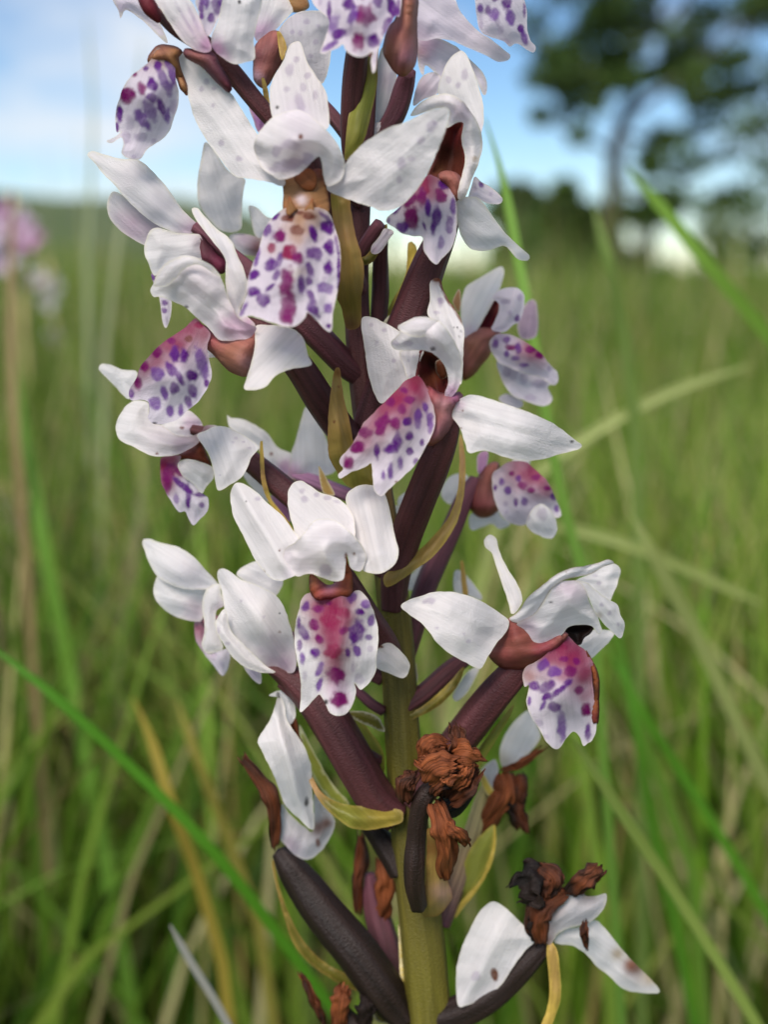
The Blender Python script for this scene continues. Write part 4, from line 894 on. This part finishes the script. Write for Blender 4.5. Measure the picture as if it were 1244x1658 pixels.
petal(Pf, 'hood', 8, '645,738 720,700 770,640 800,590 840,545 880,533 940,538 975,580 995,640 1025,690 1045,740 1053,780 1030,789 1003,752 940,746 890,757 860,792 800,827 760,837 725,827 685,775', '690,760,13 850,640,18 1040,770,15', 3.2, g='880,570,70,mauve,.55 700,760,60,mauve,.6 950,600,50,mauve,.35', sp='808,637,7,5,k', ruf=.5)  # mauve patches are painted shade on the hood's inner face
petal(Pf, 'hood_rim', 8, '925,538 980,543 1020,575 1080,620 1127,648 1142,700 1162,740 1146,807 1110,787 1060,737 1022,692 995,632 965,568', '940,545,19 1140,770,15', 1.4, sp='1090,690,8,10,f 1050,650,8,8,f 1130,740,6,10,f', g='1040,700,15,ochre,.4')
petal(Pf, 'sepal', 8, '607,717 650,680 700,610 760,560 830,505 900,475 980,460 1040,445 1085,431 1110,450 1060,467 1000,502 930,517 870,532 810,575 780,625 740,685 700,715 650,735', '620,715,13 840,520,20 1090,445,16', 1.0, edge='ochre', fold=.3, sp='880,490,4,3,b')
petal(Pf, 'sepal', 8, '87,655 140,620 190,605 240,588 310,586 370,595 450,620 520,660 570,695 607,730 592,780 550,830 510,890 475,952 440,947 380,917 320,882 260,832 220,777 180,732 130,697', '100,655,18 350,750,19 590,740,13', 2.0, fold=.7, sp='230,630,20,14,f 200,635,10,8,f 410,825,10,8,f 390,790,6,6,f 260,760,8,6,f')
petal(Pf, 'lip', 8, '850,785 890,798 930,838 972,868 1012,930 1030,1000 1028,1100 1028,1200 1022,1260 1005,1300 985,1312 965,1327 945,1282 915,1257 880,1292 840,1342 790,1312 750,1242 710,1182 690,1112 702,1035 682,1042 672,990 690,945 740,920 790,880 820,840',
      '860,810,13 700,1000,13 860,1060,19 1020,1050,12 840,1320,16 980,1300,13', 2.2, 'lilac', edge='cream',
      g='850,840,75,crimson,1 920,900,80,crimson,.95 965,980,60,crimson,.8 985,1080,45,crimson,.5 700,990,45,spur,.7 780,900,50,crimson,.7',
      sp='770,940,20,30,30,v 825,968,30,22,-20,v 725,1035,22,18 790,1040,38,20,-30 850,1060,55,12,-40 785,1090,20,12,-40 825,1137,24,20,-20 940,1060,20,18,m 975,1150,22,28,m 860,1230,20,60,v 985,1260,13,40 770,1130,8,25,30,v 750,1215,15,15,f 705,1110,10,20,v 900,970,25,22,m 885,1020,20,12,-30 930,920,15,15,m 870,910,18,12,m 780,1280,15,12,f 870,850,20,10,20,c')
petal(Pf, 'lip_lobe', 8, '975,868 1012,925 1035,1000 1037,1100 1033,1215 1010,1220 1000,1160 1012,1060 1002,960', '13', 1.0, 'rust', mat='fleshy', edge='dark', g='1015,1060,40,dark,.8 1018,1190,30,red,.8')

# ---- short stalks low on the stem
Q = flower(k=11, spine='540,420,1,40 590,385,1,42 680,320,0,42 770,240,-2,42 840,185,-4,36')
petal(Q, 'petal', 11, '792,345 820,290 865,232 912,215 890,270 850,335 812,367', '-6', .8)
petal(orchid, 'bract', 11, '560,430 640,400 720,340 790,270 840,215 835,250 800,320 720,395 620,445 570,470', '2', 1.2, 'olive', mat='leaf', edge='ochre', g='730,320,50,yellow,.4')
petal(orchid, 'bract', 11, '320,415 400,410 470,440 495,500 440,480 370,450', '3', 1, 'olive', mat='leaf')
R = flower('bud_stalk', 11, '490,410,1,24 440,380,1,24 390,335,0,22 350,300,-1,16', c2='ovary2', label='short purple bud stalk above the broad olive bract')
petal(orchid, 'bract', 11, '598,205 625,190 640,260 625,320 600,330', '-6', .6, 'pink', mat='leaf')

# ---- extra petals peeping out behind the low stalks
petal(Q, 'petal', 8, '95,560 140,500 200,440 250,412 245,470 200,540 140,580', '-9', 1.2)
petal(Q, 'petal', 8, '345,490 380,490 430,540 478,610 465,627 400,600 345,590', '-12', 1)

# ---- W1: fading flower hanging on the left
W1 = flower('seed_capsule', 9, '820,1640,0,62 770,1570,0,84 700,1470,1,98 600,1330,1,100 500,1210,0,98 420,1110,-1,94 340,1000,-2,82 280,920,-2,62 235,855,-3,38', col='pod', label='thick dark brown seed capsule, the longest on the stalk', twist=.2)
curl(W1, 9, '65,425,-1 130,510,0 205,640,1 215,830,-1', 84, 140, 'brown', 'dark')
petal(W1, 'sepal', 9, '245,640 290,690 350,740 395,757 397,590 440,640 490,700 487,760 440,842 380,892 320,882 270,832 240,790', '-2', 1.5, 'grey', g='420,745,40,brown,.8 290,830,50,mauve,.6 460,725,25,brown,.7', sp='415,815,10,18,b')
petal(W1, 'bract', 9, '200,895 216,1000 250,1130 300,1280 380,1380 480,1450 560,1492 602,1502 570,1440 450,1375 350,1275 280,1145 230,1000 212,900', '-4', 1, 'olive', mat='leaf', edge='ochre')
W1b = flower('seed_capsule', 0, '612,1235,0,12 560,1200,2,12 510,1150,3,10 470,1120,4,8 452,1108,4,5', col='ovary', label='thin stalk bearing the drooping white petals')
petal(W1b, 'petal', 9, '188,132 240,108 290,130 312,200 302,250 277,267 250,205 235,145', '3', .8, sp='230,128,7,10,k')
petal(W1b, 'petal', 9, '233,135 260,172 270,240 300,290 342,350 372,420 385,470 387,560 392,620 399,700 396,752 370,747 330,707 290,672 255,627 230,552 200,482 165,412 137,350 150,310 190,250 215,182', '240,150,4 270,400,8 385,740,3', 1.8, fold=-1.0, sp='363,625,9,20,k 235,135,6,10,k')
petal(W1b, 'bract', 9, '275,262 300,240 318,250 330,320 345,350 330,360 305,300', '3', .4, 'brown', mat='dry', edge='dark')
petal(orchid, 'bract', 9, '318,250 332,330 380,480 420,565 480,615 560,640 700,652 800,665 812,700 805,722 740,742 650,757 570,747 500,702 430,632 388,560 348,450 318,350', '320,260,0 480,650,7 800,690,6', 2.0, 'olive', mat='leaf', edge='ochre', g='720,700,90,yellow,.45 560,690,80,green,.5 400,560,60,tan,.6')
petal(orchid, 'bract', 9, '330,270 400,400 480,540 560,630 540,650 470,610 400,520 350,400', '-3', .8, 'green', mat='leaf')
petal(orchid, 'bract', 9, '545,235 600,240 660,300 720,400 720,500 660,440 600,330', '-4', .8, 'green', mat='leaf', edge='yellow')
flower('seed_capsule', 9, '800,960,0,50 760,880,-1,56 710,800,-2,54 660,740,-2,44 610,700,-3,30', col='pod', label='dark capsule half hidden behind the broad olive bract')

# ---- W2: crumpled brown flower in front of the stalk
W2 = flower('withered_flower', 10, '150,900,10,36 135,820,12,42 135,720,13,44 140,620,13,40 150,520,14,40 175,440,15,38 230,380,15,30', col='dark', label='crumpled rust-brown withered flower clinging to the stalk', twist=1.5)
tube(W2, 'ovary', 10, '230,470,12,36 280,490,12,40 330,460,11,36 385,410,10,16', 'black', 'dry', 3, .15)
petal(W2, 'petal', 10, '200,330 255,260 300,240 345,270 390,300 405,340 370,390 340,432 290,450 240,440 210,400', '13', 1, 'dark', mat='dry', edge='brown', ruf=1.2, wob=2.5)
for sp_, w_, r_, c_ in (('165,300,16 172,240,18 215,205,18 275,225,17', 85, 210, 'rust'), ('305,285,16 322,225,18 303,150,17', 62, -150, 'brown'),
                        ('290,280,17 345,285,20 408,300,18', 120, 170, 'rust'), ('185,385,18 225,335,21 300,318,21', 118, 150, 'rust'),
                        ('280,450,15 335,400,18 395,330,17', 90, -170, 'brown'), ('105,465,15 105,400,17 140,350,16', 80, 210, 'brown'),
                        ('222,462,16 262,560,19 280,660,18 276,775,14', 88, 120, 'rust'), ('255,560,18 305,600,20 356,640,17', 62, 150, 'rust'),
                        ('150,285,17 175,300,19 215,300,19', 44, -160, 'rust'), ('300,400,18 350,360,20 372,290,19', 60, 160, 'rust'),
                        ('215,430,17 255,400,19 310,390,18', 60, 190, 'brown')):
    SEEDN = int(w_ + r_); curl(W2, 10, sp_, w_ * 1.1, r_ * .68 * (-1 if SEEDN % 3 == 0 else 1), c_, 'brown' if c_ == 'rust' else 'dark', side=(SEEDN * 37) % 70 - 35)
petal(orchid, 'bract', 10, '188,575 215,588 240,650 265,760 292,850 282,885 240,935 200,945 165,935 160,880 180,800 185,680', '200,590,17 230,900,8', 1.8, 'ochre', mat='leaf', edge='brown', g='250,850,50,pink,.3 210,650,40,rust,.5 220,910,60,olive,.5')

# ---- W3: fading flower behind on the right
W3 = flower('seed_capsule', 10, '250,980,-4,34 300,830,-6,42 345,700,-8,44 380,580,-9,40 410,470,-10,34 430,400,-10,20', col='ovary2', c2='straw', label='greyish green capsule with a withering flower')
petal(W3, 'sepal', 10, '612,78 645,130 662,190 622,250 572,300 530,322 498,312 493,230 540,140', '-10', 1.6, g='500,290,40,ochre,.5')
petal(W3, 'petal', 10, '405,345 440,300 475,285 485,335 460,402 420,375', '-9', 1, 'grey')
curl(W3, 10, '500,340,-9 510,430,-7 450,530,-8 385,605,-9', 120, 130, 'rust', 'brown')
curl(W3, 10, '500,330,-9 580,305,-8 660,245,-9', 40, 140, 'rust', 'brown')
curl(W3, 10, '560,345,-10 575,400,-8 555,470,-8 590,580,-9', 120, 140, 'brown', 'black')
petal(orchid, 'bract', 10, '300,940 330,880 400,800 440,720 462,640 466,560 474,560 476,640 455,730 400,830 340,905 305,950', '-5', .6, 'yellow', mat='leaf', edge='yellow')
petal(orchid, 'bract', 10, '300,900 330,760 375,650 425,590 468,560 463,640 440,720 390,805 330,885', '-6', 1.4, 'green', mat='leaf', edge='yellow')
petal(orchid, 'bract', 10, '398,340 412,330 440,370 470,425 455,440 430,420', '-8', .6, 'yellow', mat='leaf')

# ---- W4: browning flower at the bottom
W4 = flower('seed_capsule', 10, '150,1400,1,60 200,1385,1,66 320,1345,2,72 430,1285,3,72 520,1215,3,66 600,1140,4,56 660,1080,4,42 695,1045,4,26', col='pod', label='dark curved capsule under the browning white flower', twist=.3)
petal(W4, 'sepal', 10, '308,1180 330,1080 370,990 410,920 460,880 510,903 570,958 642,1035 600,1085 545,1160 495,1235 430,1285 350,1317 316,1312', '340,1280,5 460,900,4 620,1040,6', 2.2, fold=-.6, sp='467,1185,12,22,-10,b 393,1195,16,16,-0,f', edge='cream')
petal(W4, 'sepal', 10, '720,1052 760,1000 830,985 890,958 930,988 980,1050 1030,1110 1090,1170 1140,1220 1162,1262 1090,1264 1010,1247 950,1192 900,1152 860,1107 800,1067', '740,1040,5 1150,1250,2', 1.8, g='1060,1155,45,brown,.85 990,1100,28,ochre,.7 1120,1200,35,ochre,.6 1040,1140,20,rust,.6', edge='cream')
petal(W4, 'petal', 10, '655,1010 665,940 720,900 790,840 830,828 850,855 890,858 937,848 937,890 912,932 860,972 800,987 740,1012 700,1062', '7', 2.2, 'grey', g='670,980,50,brown,.8 720,910,35,brown,.6 860,850,40,brown,.5 690,1050,30,throat,.7')
for sp_, w_, r_, c_, d_ in (('800,855,8 855,815,10 925,752,9', 120, 150, 'brown', 'dark'), ('660,1060,7 640,960,9 690,880,9 765,835,8', 110, 140, 'brown', 'dark'),
                            ('700,800,8 640,790,10 550,840,9', 180, 190, 'dark', 'black'), ('660,740,8 720,790,10 700,870,9', 100, 170, 'dark', 'brown'),
                            ('850,965,9 845,1010,10 856,1072,8', 36, 160, 'brown', 'dark'), ('640,1040,7 628,980,8 640,900,8', 46, 170, 'black', 'dark')):
    curl(W4, 10, sp_, w_, r_ * .7, c_, d_, side=(w_ * 37) % 60 - 30)
petal(orchid, 'bract', 10, '690,1062 730,1075 747,1200 747,1290 722,1370 690,1440 650,1480 655,1425 690,1330 700,1240', '7', 1.2, 'ochre', mat='leaf', edge='yellow', g='700,1350,90,yellow,.6')

# ---- W5: withered ones behind the stalk on the left
W5 = flower('seed_capsule', 9, '830,1580,-6,46 780,1420,-7,60 730,1280,-8,66 690,1150,-9,62 665,1040,-9,44 655,960,-9,26', col='pod', c2='ovary2', label='dull purple capsule behind the longest dark capsule')
curl(W5, 9, '615,780,-8 620,900,-7 600,1000,-7 600,1130,-8', 80, 160, 'brown', 'dark')
curl(W5, 9, '710,885,-7 730,1000,-5 720,1180,-7', 130, 150, 'rust', 'brown')
petal(orchid, 'bract', 9, '700,800 760,860 800,960 818,1100 822,1300 830,1600 815,1600 800,1300 795,1120 770,980', '-5', .8, 'green', mat='leaf', edge='olive')
petal(orchid, 'bract', 9, '790,1200 812,1300 822,1500 826,1660 812,1660 800,1480', '0', .6, 'yellow', mat='leaf')
W6 = flower('withered_flower', 9, '830,1760,0,50 720,1740,0,55 620,1700,1,55 560,1640,1,46 520,1580,1,30', col='dark', label='withered brown flower on the lowest capsule')
curl(W6, 9, '340,1435,1 385,1530,2 445,1660,1', 50, 150, 'brown', 'dark')
curl(W6, 9, '545,1480,3 520,1560,5 515,1690,3', 110, 160, 'rust', 'brown')
curl(W6, 9, '640,1510,2 640,1590,4 620,1710,2', 100, 160, 'dark', 'black')
petal(W6, 'bract', 9, '640,1560 700,1600 790,1600 840,1620 820,1660 700,1650', '-3', .8, 'olive', mat='leaf')

# basal leaves of the orchid on the ground
for a0, ln in ((0.4, .16), (2.6, .18), (4.4, .14)):
    b0 = Vector(worlds(np.array([[768.0, 4900.0]]), np.array([0.0]))[0])
    V, fs = [], []
    for i in range(13):
        t_ = i / 12
        for j in range(5):
            s_ = (j - 2) / 2
            wv = 0.016 * math.sin(math.pi * min(1, t_ * .9 + .1)) ** .7
            rr_ = ln * t_
            V.append((b0.x + math.cos(a0) * rr_ - math.sin(a0) * wv * s_, b0.y + math.sin(a0) * rr_ + math.cos(a0) * wv * s_,
                      0.02 + 0.16 * math.sin(t_ * 2.3) * ln / .16 + 0.006 * abs(s_)))
    fs = [(i * 5 + j, i * 5 + j + 1, i * 5 + j + 6, i * 5 + j + 5) for i in range(12) for j in range(4)]
    me = bpy.data.meshes.new('leaf'); me.from_pydata(V, [], fs)
    me.polygons.foreach_set('use_smooth', [True] * len(me.polygons))
    colattr(me, np.tile(C['leafg'], (len(V), 1))); vecattr(me, 'grain', np.array(V) * 60)
    link('leaf', me, orchid, M['leaf'])

# ------------------------------------------------------------------ neighbouring orchids far out of focus
def far_orchid(px, py, dist, flowers, label, stemh):
    r = empty('orchid', None, label, 'orchid', 'blurred neighbouring orchids')
    top = at(px, py - 20, dist); gz_ = float(ground_z(top.x, top.y))
    V, fs, cc = [], [], []
    for i in range(9):
        t_ = i / 8; p = Vector((top.x + 0.02 * t_ * (1 - t_), top.y, gz_ + (top.z - gz_) * t_))
        for j in range(6):
            V.append((p.x + math.cos(j * 1.047) * .0025, p.y + math.sin(j * 1.047) * .0025, p.z)); cc.append(C['straw'])
        if i:
            fs += [((i - 1) * 6 + j, (i - 1) * 6 + (j + 1) % 6, i * 6 + (j + 1) % 6, i * 6 + j) for j in range(6)]
    me = bpy.data.meshes.new('stem'); me.from_pydata(V, [], fs); colattr(me, np.array(cc)); vecattr(me, 'grain', np.array(V) * 50)
    link('stem', me, r, M['stalk'])
    for (fx, fy, cn) in flowers:
        c = at(fx, fy, dist) + Vector((0, rng.uniform(-.012, .012), 0))
        V, fs, cc = [], [], []
        for k_ in range(5):
            a = k_ * 1.257 + rng.uniform(-.2, .2); ux = Vector((math.cos(a), -0.3, math.sin(a))); vx = ux.cross(Vector((0, 1, 0))).normalized()
            n0 = len(V)
            for t_, w_ in ((0, .002), (.35, .0045), (.7, .0045), (1, .0008)):
                for s_ in (-1, 0, 1):
                    V.append(c + ux * (.014 * t_) + vx * (w_ * s_) + Vector((0, -.002 * abs(s_) - .003 * math.sin(t_ * 3), 0)))
                    cc.append(C[cn] if k_ != 3 else C['pink'] * .8)
            for u_ in range(3):
                for s_ in range(2):
                    b_ = n0 + u_ * 3 + s_
                    fs.append((b_, b_ + 1, b_ + 4, b_ + 3))
        me = bpy.data.meshes.new('flower'); me.from_pydata(V, [], fs); colattr(me, np.array(cc)); vecattr(me, 'grain', np.array(V) * 100)
        me.polygons.foreach_set('use_smooth', [True] * len(me.polygons))
        link('flower', me, r, M['petal'])

far_orchid(20, 330, .95, [(5, 345, 'pink'), (32, 362, 'lilac'), (18, 385, 'pink'), (44, 380, 'pink'), (-8, 375, 'lilac'), (8, 420, 'lilac')], 'out-of-focus pink orchid against the hillside', 0)
far_orchid(78, 440, 1.5, [(66, 450, 'white'), (84, 462, 'grey'), (74, 490, 'white'), (90, 545, 'grey')], 'out-of-focus white orchid standing low in the grass', 0)
far_orchid(8, 800, .8, [(2, 822, 'white'), (26, 838, 'white'), (0, 872, 'grey')], 'small out-of-focus white orchid deep in the grass', 0)
